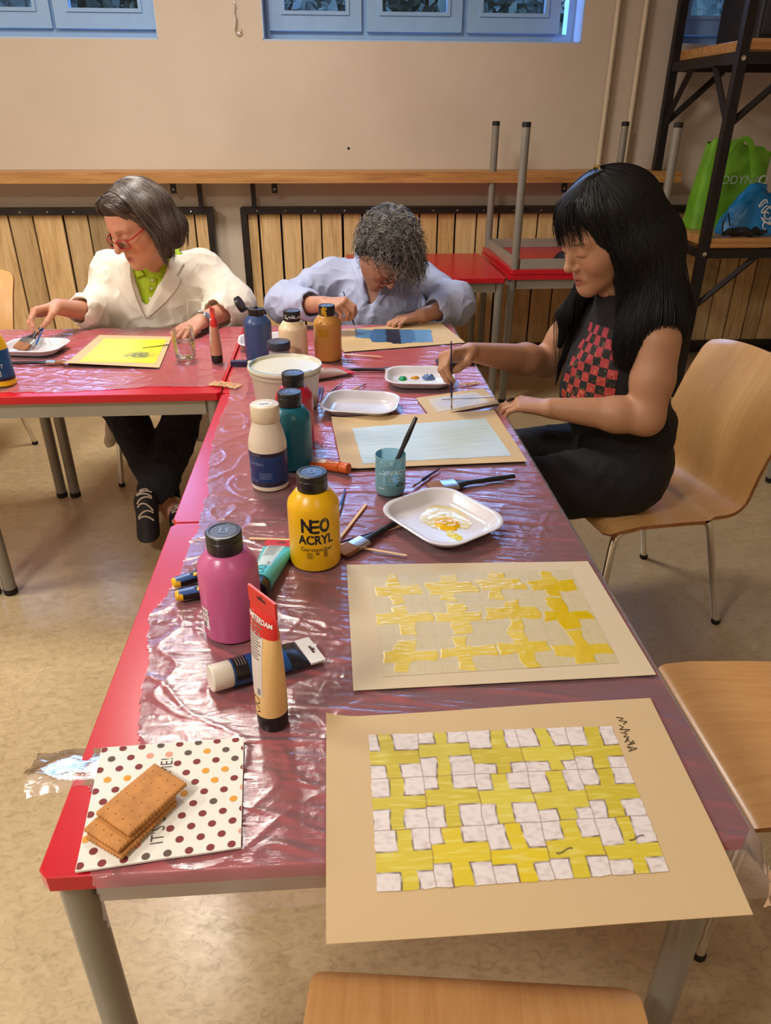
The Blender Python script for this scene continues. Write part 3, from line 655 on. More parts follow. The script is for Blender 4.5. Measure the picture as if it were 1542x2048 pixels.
def lay(t,x,y,ang,roll=0,lift=.0205):
    t.rotation_mode='QUATERNION'
    R=Matrix.Rotation(ang,4,'Z')@Matrix.Rotation(PI/2+rad(4.2),4,'Y')@Matrix.Rotation(PI/2+roll,4,'Z')
    t.rotation_quaternion=R.to_quaternion(); t.location=(x,y,TZ+lift)
t,tb=paint_tube('blue black paint tube lying down, white cap, white hanger end',rgb(20,70,128),rgb(222,218,212),rgb(232,224,208),L=.165,rc=.0195,w=.03,laby=False,capl=.03)
lay(t,.150,.281,rad(26))
def tuberow(z0,z1,m,name,u0=-1.6,u1=1.6,L=.165,rc=.0195,w=.03,capl=.03,off=.0003,par=None):
    def srf(u,z):
        f=min(1,max(0,(z-capl)/(L-.024-capl))); g=f**1.15; ax=rc*1.03*(1-g)+w*g; ay=max(.0014,rc*1.03*math.sqrt(max(0,1-g**1.6)))
        return ((ax+off)*math.cos(PI/2+u),(ay+off)*math.sin(PI/2+u),z)
    p=MB(); p.grid(lambda u,v:srf(u0+(u1-u0)*u,z0+(z1-z0)*v),16,8); return p.build(name,m,par or t)
tuberow(.032,.052,pm('tube_black_band',rgb(26,22,30),.3),'black_band'); tuberow(.112,.1405,pm('tube_black_band',rgb(26,22,30),.3),'black_band')
for k in range(4): tuberow(.036+k*.004,.0374+k*.004,GREYINK,'label_print',-.5,.5,off=.0005)
tuberow(.062,.078,WHITEINK,'paint_swatch',.3,.55,off=.0005)
t,tb=paint_tube('turquoise paint tube lying behind the pink bottle, red end',rgb(70,186,182),rgb(196,30,34),rgb(24,20,24),L=.19,rc=.0195,w=.031,laby=True,labcol=rgb(190,206,198))
lay(t,.196,.494,rad(80),PI)
t,tb=paint_tube('red ended paint tube lying beside the white pot lid',rgb(196,176,172),rgb(206,36,30),rgb(24,20,24),L=.16,rc=.018,w=.03,laby=True,labcol=rgb(206,150,140))
lay(t,.245,1.66,rad(30),PI,.019)
t,tb=paint_tube('orange paint tube partly under the pale blue painting',rgb(206,92,32),rgb(214,196,186),rgb(206,92,32),L=.15,rc=.0125,w=.024,laby=True,labcol=rgb(214,190,180))
lay(t,.362,.985,rad(146),PI,.0135)
t,tb=paint_tube('pinkish paint tube with red top standing beside the water glass',rgb(196,140,110),rgb(206,34,30),rgb(30,16,18),L=.178,rc=.0185,w=.022)
t.location=(-.051,1.885,TZ); t.rotation_euler=(0,0,rad(-65))
def redtop(t,z0,L,rc,w,txt,size,zt,capl=.024):
    rb=tuberow(z0,L-.0236,pm('tube_red_band',rgb(206,34,30),.35),'red_band',-PI,PI,L,rc,w,capl,.0005,t)
    def f(x,y,q):
        z=zt+y; g=min(1,max(0,(z-capl)/(L-.024-capl)))**1.15; ax=rc*1.03*(1-g)+w*g; fz=min(1,max(0,(z-capl)/(L-.024-capl))); ay=max(.0014,rc*1.03*math.sqrt(max(0,1-(fz**1.15)**1.6)))
        return (x,-(ay*math.sqrt(max(.05,1-(x/ax)**2)))-.0012,z)
    b=MB(); b.text(txt,size,f,bold=.03); b.build('brand_print',WHITEINK,rb)
redtop(t,.118,.178,.0185,.022,'AMST',.0085,.140); redtop(t_beige,.152,.207,.0205,.029,'AMSTERDAM',.0088,.172)
# ---- plates
def plate(label,x,y,rz,blobs=(),w=.21,d=.178):
    t=thing('plastic_plate',label,'plate',(x,y,TZ),rz)
    b=MB(); rings=[]
    def R(ins,z,r): return [(px,py,z) for px,py in rrect(w-2*ins,d-2*ins,max(r-ins*.6,.01),7)]
    for ins,z in ((.030,0),(.024,.001),(.018,.005),(.009,.019),(.007,.0215),(.001,.0225),(-.0005,.0215),(-.001,.0235),(.001,.0245),(.0075,.0238),(.0095,.0215),(.0185,.0075),(.0235,.0032),(.031,.0018)): rings.append(R(ins,z,.055))
    b.loft(rings); b.build('plate_dish',M['plate'],t,ang=50)
    for i,(bx,by,rx,ry,h,m,name,seed) in enumerate(blobs):
        U,A=np.meshgrid(np.linspace(0,1,14),np.linspace(0,2*PI,49)); 
        rr=1+.22*pn(np.cos(A)*1.6+seed,np.sin(A)*1.6,seed)+.10*pn(np.cos(A)*4,np.sin(A)*4,seed)
        X=bx+rx*U*rr*np.cos(A); Yv=by+ry*U*rr*np.sin(A); Zv=.0021+h*(1-U**2.2)*(1+.5*pn(X*90,Yv*90,seed))+(.0006*ridge(X*110,Yv*110,4))
        npgrid_mesh(name,np.stack([X,Yv,Zv],-1),m,t)
    return t
M['plate']=pm('glossy_white_plate',rgb(214,211,216),.16,var=.015)
def wet(name,c): return pm('paint_'+name,c,.14,var=.10,scale=50,bump=.25,bscale=90,bdist=.002)
plate('white plastic plate with a yellow paint puddle beside the blue cup',.541,.738,rad(-57),(
    (-.012,.020,.056,.048,.0008,wet('thin_yellow',rgb(222,206,150)),'thin_paint',1.),(.008,.008,.030,.026,.004,wet('yellow',rgb(222,172,20)),'yellow_paint',2.),(.052,-.012,.022,.010,.001,wet('lemon',rgb(222,206,60)),'lemon_paint',3.)),w=.215,d=.185)
plate('empty white plastic plate beside the white pot',.405,1.405,rad(-12))
plate('white palette plate with green, ochre and blue paint dabs',.595,1.632,rad(-6),(
    (-.052,.020,.014,.017,.009,wet('green',rgb(26,138,78)),'green_paint',4.),(-.014,.032,.014,.013,.007,wet('ochre',rgb(196,136,38)),'ochre_paint',5.),(.028,.030,.022,.020,.013,wet('slate_blue',rgb(84,112,158)),'blue_paint',6.),
    (-.03,-.022,.046,.02,.002,wet('white',rgb(232,230,222)),'white_paint',7.),(.034,-.018,.04,.024,.0025,wet('white2',rgb(226,226,224)),'white_paint',8.)))
plate('white plastic plate under the wide brush at the left edge',-.692,2.045,rad(-8),((.03,-.03,.035,.02,.0015,wet('leaf_green',rgb(150,186,70)),'green_paint',9.),(.06,-.005,.03,.010,.003,wet('dark_blue',rgb(44,54,84)),'dark_paint',10.)))
plate('white plastic plate mostly hidden behind the slate blue bottle',.105,2.075,rad(4))
# ---- brushes, sticks, pencils
M['bristle']=wood('brown_bristles',rgb(96,58,32),rgb(140,90,52),rgb(168,112,66),'X',.7,0,40)
M['ferrule']=pm('tin_ferrule',rgb(196,196,196),.25,1,var=.1,scale=40)
M['handleblack']=pm('black_lacquer',rgb(26,26,30),.3,var=.1); M['handleblue']=pm('blue_lacquer',rgb(30,84,150),.25); M['handlenavy']=pm('navy_lacquer',rgb(34,32,74),.25)
M['rawwood']=wood('pale_raw_wood',rgb(206,164,112),rgb(226,188,140),rgb(236,204,160),'X',.6,0,20)
def flat_brush(label,L=.2,w=.018,bl=.035,fl=.03,handle='handleblack',bris='bristle'):
    """handle butt at the origin, bristles towards +x"""
    t=thing('flat_brush',label,'paint brush'); hl=L-bl-fl
    P=[(0,.004,.0035),(.004,.0055,.0045),(.05,.0075,.0058),(hl*.55,.0062,.005),(hl*.8,.0075,.005),(hl*.94,w*.8,.0052),(hl,w*.98,.0052)]
    b=MB(); b.loft([[(x,hw*math.cos(2*PI*j/20)*1.0,ht*math.sin(2*PI*j/20)) for j in range(20)] for x,hw,ht in P]); b.build('handle',M[handle],t)
    b=MB(); b.loft([[(x,px,pz) for px,pz in rrect(2*w,.0118,.004,3)] for x in (hl-.001,hl+.004,hl+.005,hl+.011,hl+.012,hl+fl)]); f=b.build('ferrule',M['ferrule'],t)
    b=MB(); b.loft([[(x+ (.002*math.sin(j*2.4) if k==3 else 0),px,pz) for j,(px,pz) in enumerate(rrect(2*(w-i),.0108-c,.003,3))] for k,(x,i,c) in enumerate(((hl+fl+.0003,.0008,0),(hl+fl+bl*.5,0,0),(hl+fl+bl*.85,.001,.002),(hl+fl+bl,.003,.0075)))]); b.build('bristles',M[bris],t); return t
def place(t,p,q,roll=0):
    p,q=Vector(p),Vector(q); d=(q-p).normalized(); t.rotation_mode='QUATERNION'
    y=Vector((0,0,1)).cross(d); y=y.normalized() if y.length>1e-6 else Vector((0,1,0)); z=d.cross(y)
    R=Matrix((d,y,z)).transposed()@Matrix.Rotation(roll,3,'X'); t.rotation_quaternion=R.to_quaternion(); t.location=p
def round_brush(label,L,r=.0032,handle='handleblue',bris='bristle',fl=.02,bl=.016):
    t=thing('round_brush',label,'paint brush'); hl=L-fl-bl
    b=MB(); b.tube([(0,0,0),(.003,0,0),(hl*.5,0,0),(hl*.85,0,0),(hl,0,0)],[r*.35,r*.55,r*.75,r*1.1,r*.75],12,up=(0,0,1)); b.build('handle',M[handle],t)
    b=MB(); b.tube([(hl-.001,0,0),(hl+.004,0,0),(hl+fl,0,0)],[r*.86,r*.86,r*.7],12,up=(0,0,1)); b.build('ferrule',M['ferrule'],t)
    b=MB(); b.tube([(hl+fl+.0002,0,0),(hl+fl+bl*.4,0,0),(hl+fl+bl*.8,0,0),(hl+fl+bl,0,0)],[r*.66,r*.72,r*.4,r*.08],10,up=(0,0,1)); b.build('bristles',M[bris],t); return t
Z1=TZ+.0062
place(flat_brush('flat brush with brown bristles, handle under the yellow paint plate',.16,.0165,.032,.03),(.452,.742,Z1+.0005),(.346,.637,Z1))
place(flat_brush('wide black handled brush lying behind the yellow paint plate',.205,.021,.03,.032),(.733,.938,Z1),(.545,.893,Z1))
place(flat_brush('black handled brush lying left of the palette plate with green dab',.185,.011,.025,.026),(.362,1.754,Z1),(.54,1.742,Z1))
place(flat_brush('dark flat brush lying in front of the left plate by the yellow painting',.20,.0135,.03,.028),(-.742,1.888,Z1),(-.54,1.885,Z1))
t=thing('water_cup','light blue translucent cup cut from a plastic bottle, with lettering','cup',(.449,.890,TZ))
t0=NT('blue_bottle_plastic'); tr=t0.n.new('ShaderNodeBsdfTransparent'); tr.inputs[0].default_value=(.80,.95,.98,1); mx=t0.n.new('ShaderNodeMixShader')
t0.set(Base_Color=rgb(168,222,236),Roughness=.12); fr=t0.n.new('ShaderNodeFresnel'); fr.inputs[0].default_value=1.5; t0.link(t0.math('ADD',fr.outputs[0],.30),mx.inputs[0]); t0.link(tr.outputs[0],mx.inputs[1]); t0.link(t0.b.outputs[0],mx.inputs[2]); t0.link(mx.outputs[0],t0.out.inputs[0])
b=MB(); b.lathe([(0,.0015),(.012,.001),(.022,0),(.029,.0025),(.0318,.009),(.0325,.02),(.0325,.089),(.0318,.0895),(.0317,.02),(.0305,.0095),(.027,.004),(0,.0028)],44); b.build('cup_wall',t0.m,t)
b=MB(); b.lathe([(0,.0035),(.027,.0045),(.0302,.0098),(.0314,.02),(.0314,.030),(0,.0302)],36); b.build('cloudy_water',wet('murky_turquoise',rgb(70,190,206)),t)
b=MB(); r=.0328
b.text('VIVAQ',.0155,cylmap(r,FACE+.1,.058)); b.text('L WATER',.0055,cylmap(r,FACE+.2,.046)); b.text('de Bruxelles',.005,cylmap(r,FACE+.2,.040))
for k in range(7): b.text('VX'[k%2],.011,cylmap(r,FACE-2.2+k*.72,.081,.4*((-1)**k)))
cylpatch(b,r,FACE-.55,FACE-.53,.02,.055,1); cylpatch(b,r,FACE-.95,FACE-.55,.054,.0555,4); cylpatch(b,r,FACE-.95,FACE-.55,.02,.0215,4); b.build('cup_print',pm('cup_white_print',rgb(206,232,238),.4),t)
b=MB(); 
for k in range(5): b.grid(lambda u,v:(r*math.cos(FACE+.55+.25*math.cos(2*PI*u)*(.6+.4*v)),r*math.sin(FACE+.55+.25*math.cos(2*PI*u)*(.6+.4*v)),.030+.0045*math.sin(2*PI*u)*(.6+.4*v)),16,1)
b.build('cup_emblem',pm('cup_dark_print',rgb(58,84,96),.4),t)
place(flat_brush('black handled brush standing in the blue water cup',.178,.012,.028,.028,bris='bristle'),(.5045,.913,.905),(.434,.879,.752),.6)
Z2=TZ+.0034
place(round_brush('dark pencil like brush between the pale blue painting and the blue cup',.118,.0036,'handlenavy'),(.571,.994,Z2+.0006),(.494,.897,Z2+.0006))
place(round_brush('thin blue brush standing out beside the yellow bottle, right of it',.12,.0028,'handleblue'),(.352,.905,Z2),(.335,.785,Z2))
place(round_brush('thin dark blue brush lying beside the brown bristled flat brush',.13,.003,'handlenavy'),(.331,.671,Z2),(.442,.726,Z2))
place(round_brush('thin blue brush with pale tip nearest the white pot',.15,.0028,'handleblue'),(.283,1.470,Z2),(.293,1.625,Z2))
place(round_brush('second thin blue brush right beside the white pot',.15,.0026,'handleblue'),(.293,1.462,Z2),(.3,1.61,Z2))
place(round_brush('thin grey blue brush between white pot and empty plate',.15,.0026,'handlenavy'),(.30,1.49,Z2),(.362,1.636,Z2))
place(round_brush('short brush with orange tip behind the empty plate',.14,.003,'rawwood'),(.345,1.505,Z2),(.44,1.628,Z2))
def stick(label,p,q,w=.0055,h=.002,m='rawwood',name='wooden_stick'):
    t=Vector((*q,0))-Vector((*p,0)); L=t.length; b=MB(); n=10; r=w/2
    b.loft([[(x,y,z) for x,y in [(L/2-r+r*math.cos(a),r*math.sin(a)) for a in np.linspace(-PI/2,PI/2,7)]+[(-L/2+r+r*math.cos(a),r*math.sin(a)) for a in np.linspace(PI/2,3*PI/2,7)]] for z in (0,h)])
    o=b.build(name,M[m]); o.location=((p[0]+q[0])/2,(p[1]+q[1])/2,TZ+.0004); o.rotation_euler=(0,0,math.atan2(t.y,t.x)); tag(o,label,'stick','wooden stirring sticks'); return o
stick('flat wooden stick pointing from the yellow bottle towards the blue cup',(.394,.832),(.338,.697))
stick('flat wooden stick poking out left of the yellow bottle',(.163,.7045),(.252,.692))
o=stick('flat wooden stick lying alongside the dark blue thin brush',(.345,.690),(.452,.744)); o.location.x+=.013; o.location.y-=.006
stick('pale wooden stick under the brown bristled flat brush',(.337,.672),(.46,.622)); 
o=stick('thin grey needle stick lying on the grey smeared paper',(.640,1.463),(.795,1.476),.003,.002,'ferrule','needle_stick'); o.location.z=TZ+.0028
b=MB(); b.tube([(0,0,0),(.12,0,0),(.128,0,0),(.134,0,0)],[.0036,.0036,.002,.0006],6); o=b.build('peach_pencil',pm('peach_lacquer',rgb(226,178,150),.35),ang=30); o.location=(.371,1.926,TZ+.0036); o.rotation_euler=(0,0,rad(-15)); tag(o,'pale peach pencil lying in front of the blue striped painting','pencil')
b=MB(); b.rbox((0,0,.004),(.062,.125,.008),.009,5,.0015); t=thing('mobile_phone','black mobile phone lying behind the palette plate','phone',(.735,1.822,TZ),rad(-84)); b.build('phone_body',M['blackpl'],t)
b=MB(); b.rbox((0,0,.0083),(.057,.119,.0004),.007,5,.0001); b.build('phone_screen',pm('dark_screen',rgb(40,42,52),.12),t)
t=thing('eraser','dark blue sleeved eraser lying left of the white pot','eraser',(.032,1.838,TZ),rad(-3))
b=MB(); b.rbox((-.006,0,.0075),(.054,.022,.015),.002,3,.0008); b.build('eraser_sleeve',pm('navy_sleeve',rgb(26,32,70),.4),t)
b=MB(); b.rbox((.029,0,.0075),(.0155,.019,.0125),.003,3,.002); b.build('rubber_end',pm('eraser_rubber',rgb(222,206,176),.7),t)
def cutter(label,p,q,accent):
    t=thing('utility_knife',label,'utility knife'); L=.15
    b=MB(); P=[(0,.008,.006),(.003,.0105,.0085),(.03,.0115,.010),(.08,.010,.009),(.12,.0095,.0085),(L,.008,.0065)]
    b.loft([[(x,hw*math.cos(2*PI*j/18),ht*math.sin(2*PI*j/18)) for j in range(18)] for x,hw,ht in P]); b.build('grip',M['blackpl'],t)
    b=MB(); b.loft([[(x,hw*math.cos(a_),(ht)*math.sin(a_)+.0006) for a_ in np.linspace(.5,PI-.5,8)]+[(x,0,0)] for x,hw,ht in ((.004,.0104,.0088),(.03,.0117,.0102),(.045,.0112,.0098))]); b.build('blue_grip_pad',pm('cutter_blue',rgb(58,96,160),.35),t)
    b=MB(); b.loft([[(x,hw*math.cos(a_),ht*math.sin(a_)) for a_ in np.linspace(0,2*PI,18)[:-1]] for x,hw,ht in ((-.002,.006,.004),(-.001,.009,.0075),(.005,.0112,.0092),(.010,.0113,.0094),(.0102,.0095,.0080))]); b.rbox((.04,-.006,.0095),(.012,.009,.004),.002,3); b.build('yellow_end_cap',pm('cutter_yellow',rgb(236,188,30),.35),t)
    b=MB(); b.rbox((.075,0,.0098),(.09,.009,.003),.001,2); b.build('blade_rail',pm('rail_'+label[:5],accent,.3),t)
    b=MB(); b.rbox((.052,0,.0125),(.02,.010,.006),.002,3); b.build('slider',M['blackpl'],t)
    place(t,(*p,TZ+.0105),(*q,TZ+.0090)); return t
cutter('black utility knife with yellow end, the one farther from the pink bottle',(.050,.543),(.182,.612),rgb(30,30,34))
cutter('black utility knife with cream rail lying right behind the pink bottle',(.062,.505),(.204,.548),rgb(206,196,170))
# ---- glass of water
M['clearglass']=NT('clear_glass').m; q=M['clearglass'].node_tree; pb=q.nodes['Principled BSDF']; pb.inputs['Base Color'].default_value=(1,1,1,1); pb.inputs['Transmission Weight'].default_value=1; pb.inputs['Roughness'].default_value=.01; pb.inputs['IOR'].default_value=1.45
t0=NT('thin_glass'); tr=t0.n.new('ShaderNodeBsdfTransparent'); gl=t0.n.new('ShaderNodeBsdfGlossy'); gl.inputs['Roughness'].default_value=.02; tr.inputs[0].default_value=(.95,.95,.95,1); lw=t0.n.new('ShaderNodeLayerWeight'); lw.inputs[0].default_value=.32; mx=t0.n.new('ShaderNodeMixShader'); t0.link(t0.math('MULTIPLY',lw.outputs['Fresnel'],.5),mx.inputs[0]); t0.link(tr.outputs[0],mx.inputs[1]); t0.link(gl.outputs[0],mx.inputs[2]); t0.link(mx.outputs[0],t0.out.inputs[0]); M['thinglass']=t0.m
t=thing('water_glass','clear drinking glass half full of water by the yellow painting','glass',(-.158,1.915,TZ))
b=MB(); b.lathe([(0,0),(.026,0),(.031,.002),(.0335,.008),(.0355,.05),(.0355,.108),(.0350,.1092),(.0341,.108),(.0341,.05),(.0318,.012),(.028,.009),(0,.0085)],48); b.build('glass_wall',M['thinglass'],t)
b=MB(); b.lathe([(0,.0088),(.0279,.0093),(.0316,.0122),(.0338,.05),(.0338,.062),(0,.0618)],40); t0=NT('clear_water'); t0.set(Base_Color=(.97,.96,.97),Roughness=0.0); t0.b.inputs['Transmission Weight'].default_value=1; t0.b.inputs['IOR'].default_value=1.33; b.build('water',t0.m,t)
# ---- napkin and biscuits
t=thing('paper_napkin','white paper napkin with coloured dots at the near left table corner','napkin',(0,0,0))
NQ=[Vector(p) for p in ((.044,.001),(.218,.019),(.205,.184),(.025,.178))]
def nap(u,v,dz=0):
    p=NQ[0]*(1-u)*(1-v)+NQ[1]*u*(1-v)+NQ[2]*u*v+NQ[3]*(1-u)*v
    return (p.x,p.y,TZ+.0032+.0012*float(pn(u*3,v*3,4))+.0015*max(0,u-.9)*10*.3+dz)
b=MB(); b.sheet(lambda u,v:nap(u,v),30,30,.0026); b.build('napkin_paper',pm('napkin_paper_white',rgb(232,228,216),.8,var=.02,bump=.2,bscale=300),t)
cols=[rgb(126,52,52),rgb(126,52,52),rgb(126,52,52),rgb(226,156,56),rgb(226,156,132),rgb(96,80,70)]; r_=random.Random(4); cms=[pm('napkin_dot_%d'%i,c,.8,var=.03) for i,c in enumerate(cols[2:])]
b=MB(); k=0
for j in range(11):
    for i in range(8):
        u=(i+.5*(j%2))/7.6+.02; v=(j+.35)/10.6
        if .405<u<.54 and .08<v<.88: continue
        k=r_.choice([0,0,0,1,2,3]) if j%2 else r_.choice([0,0,0,3,1]); b.cur=k; rd=.0047/.18
        pts=[(u+rd*math.cos(a),v+rd*math.sin(a)) for a in np.linspace(0,2*PI,15)[:-1]]
        if not all(.004<a<.996 and .004<c<.996 for a,c in pts):
            pts=[(min(max(a,.004),.996),min(max(c,.004),.996)) for a,c in pts]
        b.add([nap(u_,v_,.0004) for u_,v_ in pts],[tuple(range(14))])
b.build('dot_print',cms,t)
b=MB(); b.text("IT'S SNACK TIME!",.021,lambda x,y,q:nap(.475-y/.18,.48+x/.18*1.0,.0004),xs=.78,spacing=1.05); b.build('napkin_print',pm('napkin_grey_ink',rgb(92,84,80),.8),t)
M['bisc']=pm('baked_biscuit',rgb(188,128,64),.75,var=.18,scale=60,bump=.35,bscale=260,bdist=.001)
def biscuit(label,x,y,z,ang):
    t=thing('biscuit',label,'biscuit',(x,y,z),ang,None); L,W_=.086,.056; pts=[]
    def edge(p,q,n):
        for k in range(n*6):
            f=k/(n*6); pts.append((p[0]+(q[0]-p[0])*f,p[1]+(q[1]-p[1])*f,.0013*abs(math.sin(PI*n*f))))
    c=[(-L/2,-W_/2),(L/2,-W_/2),(L/2,W_/2),(-L/2,W_/2)]
    for i,n in enumerate((18,12,18,12)): edge(c[i],c[(i+1)%4],n)
    def ring(z,s,sc): 
        o=[]
        for px,py,e in pts:
            r=math.hypot(px,py); o.append(((px+px/r*e*sc)*s,(py+py/r*e*sc)*s,z))
        return o
    b=MB(); b.loft([ring(.0003,.965,.6),ring(.0012,.985,1),ring(.0040,.985,1),ring(.0052,.955,.6),ring(.0056,.91,0),ring(.0058,.5,0),ring(.0058,.05,0)]); b.build('biscuit_body',M['bisc'],t,ang=50)
    d=MB()
    for i in range(6):
        for j in range(4): d.lathe([(0,.00585),(.0009,.00585),(.0007,.0060),(0,.0060)],6,(-L*.38+i*L*.152,-W_*.34+j*W_*.226,0))
    s=d.build('docking_holes',pm('biscuit_hole',rgb(120,72,30),.8),t)
    return t
biscuit('lowest golden biscuit of the stack on the dotted napkin',.0915,.0605,TZ+.0048,rad(57))
biscuit('middle golden biscuit, sticking out lower left of the top one',.0900,.0640,TZ+.0109,rad(55))
biscuit('top golden biscuit of the stack on the dotted napkin',.1005,.0790,TZ+.0170,rad(53))
# ------------------------------------------------------------------ paintings
def painted_mat(name,rough,bump=.3,wetattr=False):
    t=NT(name); a=attr_node(t,'paint'); n=t.noise(t.coords((40,160,40)),3,4)
    t.set(Base_Color=a.outputs['Color'],Roughness=rough)
    if wetattr:
        w=attr_node(t,'wet'); t.set(Roughness=t.math('SUBTRACT',.6,t.math('MULTIPLY',w.outputs['Fac'],.48)))
    t.bump(n,bump,.001); return t.m
M['kraft']=pm('beige_drawing_paper',rgb(204,176,131),.75,var=.03,scale=5,bump=.08,bscale=500)
M['cream']=pm('cream_drawing_paper',rgb(208,190,156),.7,var=.02,scale=5,bump=.08,bscale=500)
def painting(name_label,Q,zf,reg,colf,paper,mat,n=(300,220),th=.0009,z0=TZ+.0016,relief=.0003):
    """Q near-left, near-right, far-right, far-left; colf(U,V) in the painted region -> rgb(lin), keep, height, wet"""
    t=thing('painting',name_label,'painting'); Q=[np.array(q) for q in Q]; R=[np.array(r) for r in reg]
    bl=lambda C,u,v:C[0]*((1-u)*(1-v))[...,None]+C[1]*(u*(1-v))[...,None]+C[2]*(u*v)[...,None]+C[3]*((1-u)*v)[...,None]
    U,V=np.meshgrid(np.linspace(0,1,60),np.linspace(0,1,44)); P=bl(Q,U,V); Zt=z0+zf(U,V)
    b=MB(); ij=lambda u,v:(int(round(u*59)),int(round(v*43)))
    b.sheet(lambda u,v:(*P[ij(u,v)[1],ij(u,v)[0]],Zt[ij(u,v)[1],ij(u,v)[0]]),59,43,th); b.build('paper_sheet',paper,t)
    u,v=np.meshgrid(np.linspace(0,1,n[0]),np.linspace(0,1,n[1])); UV=bl(R,u,v); P=bl(Q,UV[...,0],UV[...,1]); col,keep,h,wet_=colf(u,v)
    Zt=z0+zf(UV[...,0],UV[...,1])+.00035+relief*h
    idx=np.where(keep.reshape(-1)); o=npgrid_mesh('paint_layer',np.concatenate([P,Zt[...,None]],-1),mat,t,keep=keep)
    nv=len(o.data.vertices); 
    k=keep.reshape(-1); I=np.arange(k.size).reshape(keep.shape); q=np.stack([I[:-1,:-1],I[:-1,1:],I[1:,1:],I[1:,:-1]],-1).reshape(-1,4); q=q[k[q].all(1)]; used=np.unique(q)
    a=o.data.attributes.new('paint','FLOAT_COLOR','POINT'); c4=np.ones((k.size,4),np.float32); c4[:,:3]=col.reshape(-1,3); a.data.foreach_set('color',c4[used].ravel())
    a=o.data.attributes.new('wet','FLOAT','POINT'); a.data.foreach_set('value',wet_.reshape(-1)[used].astype(np.float32))
    return t
C_=lambda *c:np.array(rgb(*c)); mixc=lambda a,b,f:a*(1-f[...,None])+b*f[...,None]; sst=lambda x,a,b:np.clip((x-a)/(b-a),0,1)**2*(3-2*np.clip((x-a)/(b-a),0,1))
def cross_field(u,v,nc,nr,seed,jit=.08,warp=.014,arm=(.9,1.),wv=(.15,.21),wh=(.14,.2),sk=.2):
    g=np.random.default_rng(seed); uu=u+warp*pn(u*9,v*9,seed); vv=v+warp*pn(u*9,v*9,seed+5)
    gx=np.linspace(0,1,nc+1); gy=np.linspace(0,1,nr+1); I=np.clip(np.searchsorted(gx,uu)-1,0,nc-1); J=np.clip(np.searchsorted(gy,vv)-1,0,nr-1)
    a=(uu-gx[I])*nc; b=(vv-gy[J])*nr
    ar=g.uniform(*arm,(nr,nc)); br=g.uniform(*arm,(nr,nc)); cx=.5+g.uniform(-jit,jit,(nr,nc)); cy=.48+g.uniform(-jit,jit,(nr,nc)); wx=g.uniform(*wv,(nr,nc)); wy=g.uniform(*wh,(nr,nc)); tone=g.uniform(0,1,(nr,nc)); sx=g.uniform(-sk,sk,(nr,nc))
    dx=np.abs(a-cx[J,I]-sx[J,I]*(b-.5))-wx[J,I]; dy=np.abs(b-cy[J,I])-wy[J,I]; dx=np.maximum(dx,np.abs(b-.5)-br[J,I]*.5); dy=np.maximum(dy,np.abs(a-.5)-ar[J,I]*.5); d=np.minimum(dx*(1./nc)*1.45,dy/nr)
    cell=np.minimum(np.minimum(a,1-a)/nc*1.45,np.minimum(b,1-b)/nr); return d,cell,tone[J,I],J,a,b
def col1(u,v):
    d,cell,tone,J,a,b=cross_field(u,v,5,3,21,.10,.008,(.98,1.1),(.115,.17),(.115,.17),.14); st=pn(u*11,v*46,2)*.8
    low=(J==0); yel=mixc(C_(212,196,70),C_(198,178,46),tone); yel=np.where(low[...,None],mixc(C_(224,196,24),C_(206,188,60),tone*.9),yel); yel=mixc(yel,C_(226,216,120),np.clip(st*1.2,0,.55))
    wh=mixc(C_(226,216,210),C_(200,184,176),np.clip(pn(u*30,v*40,4)+.1,0,1)); c=np.where((d<0)[...,None],yel,wh)
    inner=(d<0); ln=np.exp(-(np.abs(d-.003)/.0048)**2)*np.clip(.75+pn(u*20,v*20,7)*1.2,0,1); c=mixc(c,C_(84,52,34),ln*.95)
    cl=np.exp(-(cell/.0028)**2)*.75; c=mixc(c,C_(120,78,50),cl)
    e=np.minimum(np.minimum(u,1-u)*1.45,np.minimum(v,1-v)); keep=(e>.004+.007*pn(u*22,v*22,9))
    # two dark curls in the lowest row, as in the photo
    for (px,py,ln_) in ((.66,.155,.05),(.925,.20,.05)):
        q=np.hypot((u-px)/1.0,(v-py-.03*np.sin((u-px)*50))*1.6); c=mixc(c,C_(60,36,50),np.exp(-((v-py-.012*np.sin((u-px)*70))/.006)**2)*((np.abs(u-px)<ln_*.6)).astype(float)*.9)
    h=np.where(d<0,.4,1.0)+.5*st; return c,keep,h,np.where(inner,.35,.1)
zf1=lambda u,v:-.009*np.clip((.33-v)/.33,0,1)**2+.006*np.clip(.12-v,0,1)/.12*np.clip(u-.55,0,1)+.0016*np.clip(pn(u*2.2,v*2,3)+.3,0,1)+.010*np.clip(1-(u*1.45+(1-v)*1.2)/.16,0,1)**2
P1=painting('near painting of white blocks and yellow crosses hanging over the table edge',[(.312,-.09),(.749,-.09),(.763,.222),(.312,.212)],zf1,[(.119,.152),(.841,.156),(.846,.846),(.12,.885)],col1,M['kraft'],painted_mat('dry_acrylic_crosses',.5,.3,True),(420,300),z0=TZ+.0024)
b=MB(); 
def onp1(u,v):
    p=np.array((.312,-.09))*(1-u)*(1-v)+np.array((.749,-.09))*u*(1-v)+np.array((.763,.222))*u*v+np.array((.312,.212))*(1-u)*v; return (p[0],p[1],TZ+.0030+float(zf1(np.array(u),np.array(v))))
for st in ([(0,0),(.006,.03),(.012,0),(.004,.012)],[(.016,.006),(.020,.03),(.026,.028),(.02,.016),(.03,.014),(.024,.0)],[(.03,.008),(.036,.02),(.038,.004),(.045,.018),(.05,.0)],[(.05,.012),(.056,.034),(.058,.0),(.064,.016),(.07,.004)],[(.072,.02),(.078,.036),(.082,.01),(.088,.028),(.092,.006)]):
    b.tube([onp1(.862+.026*0+y_*.9,.70+x_*2.1) for x_,y_ in st],.0006,5)
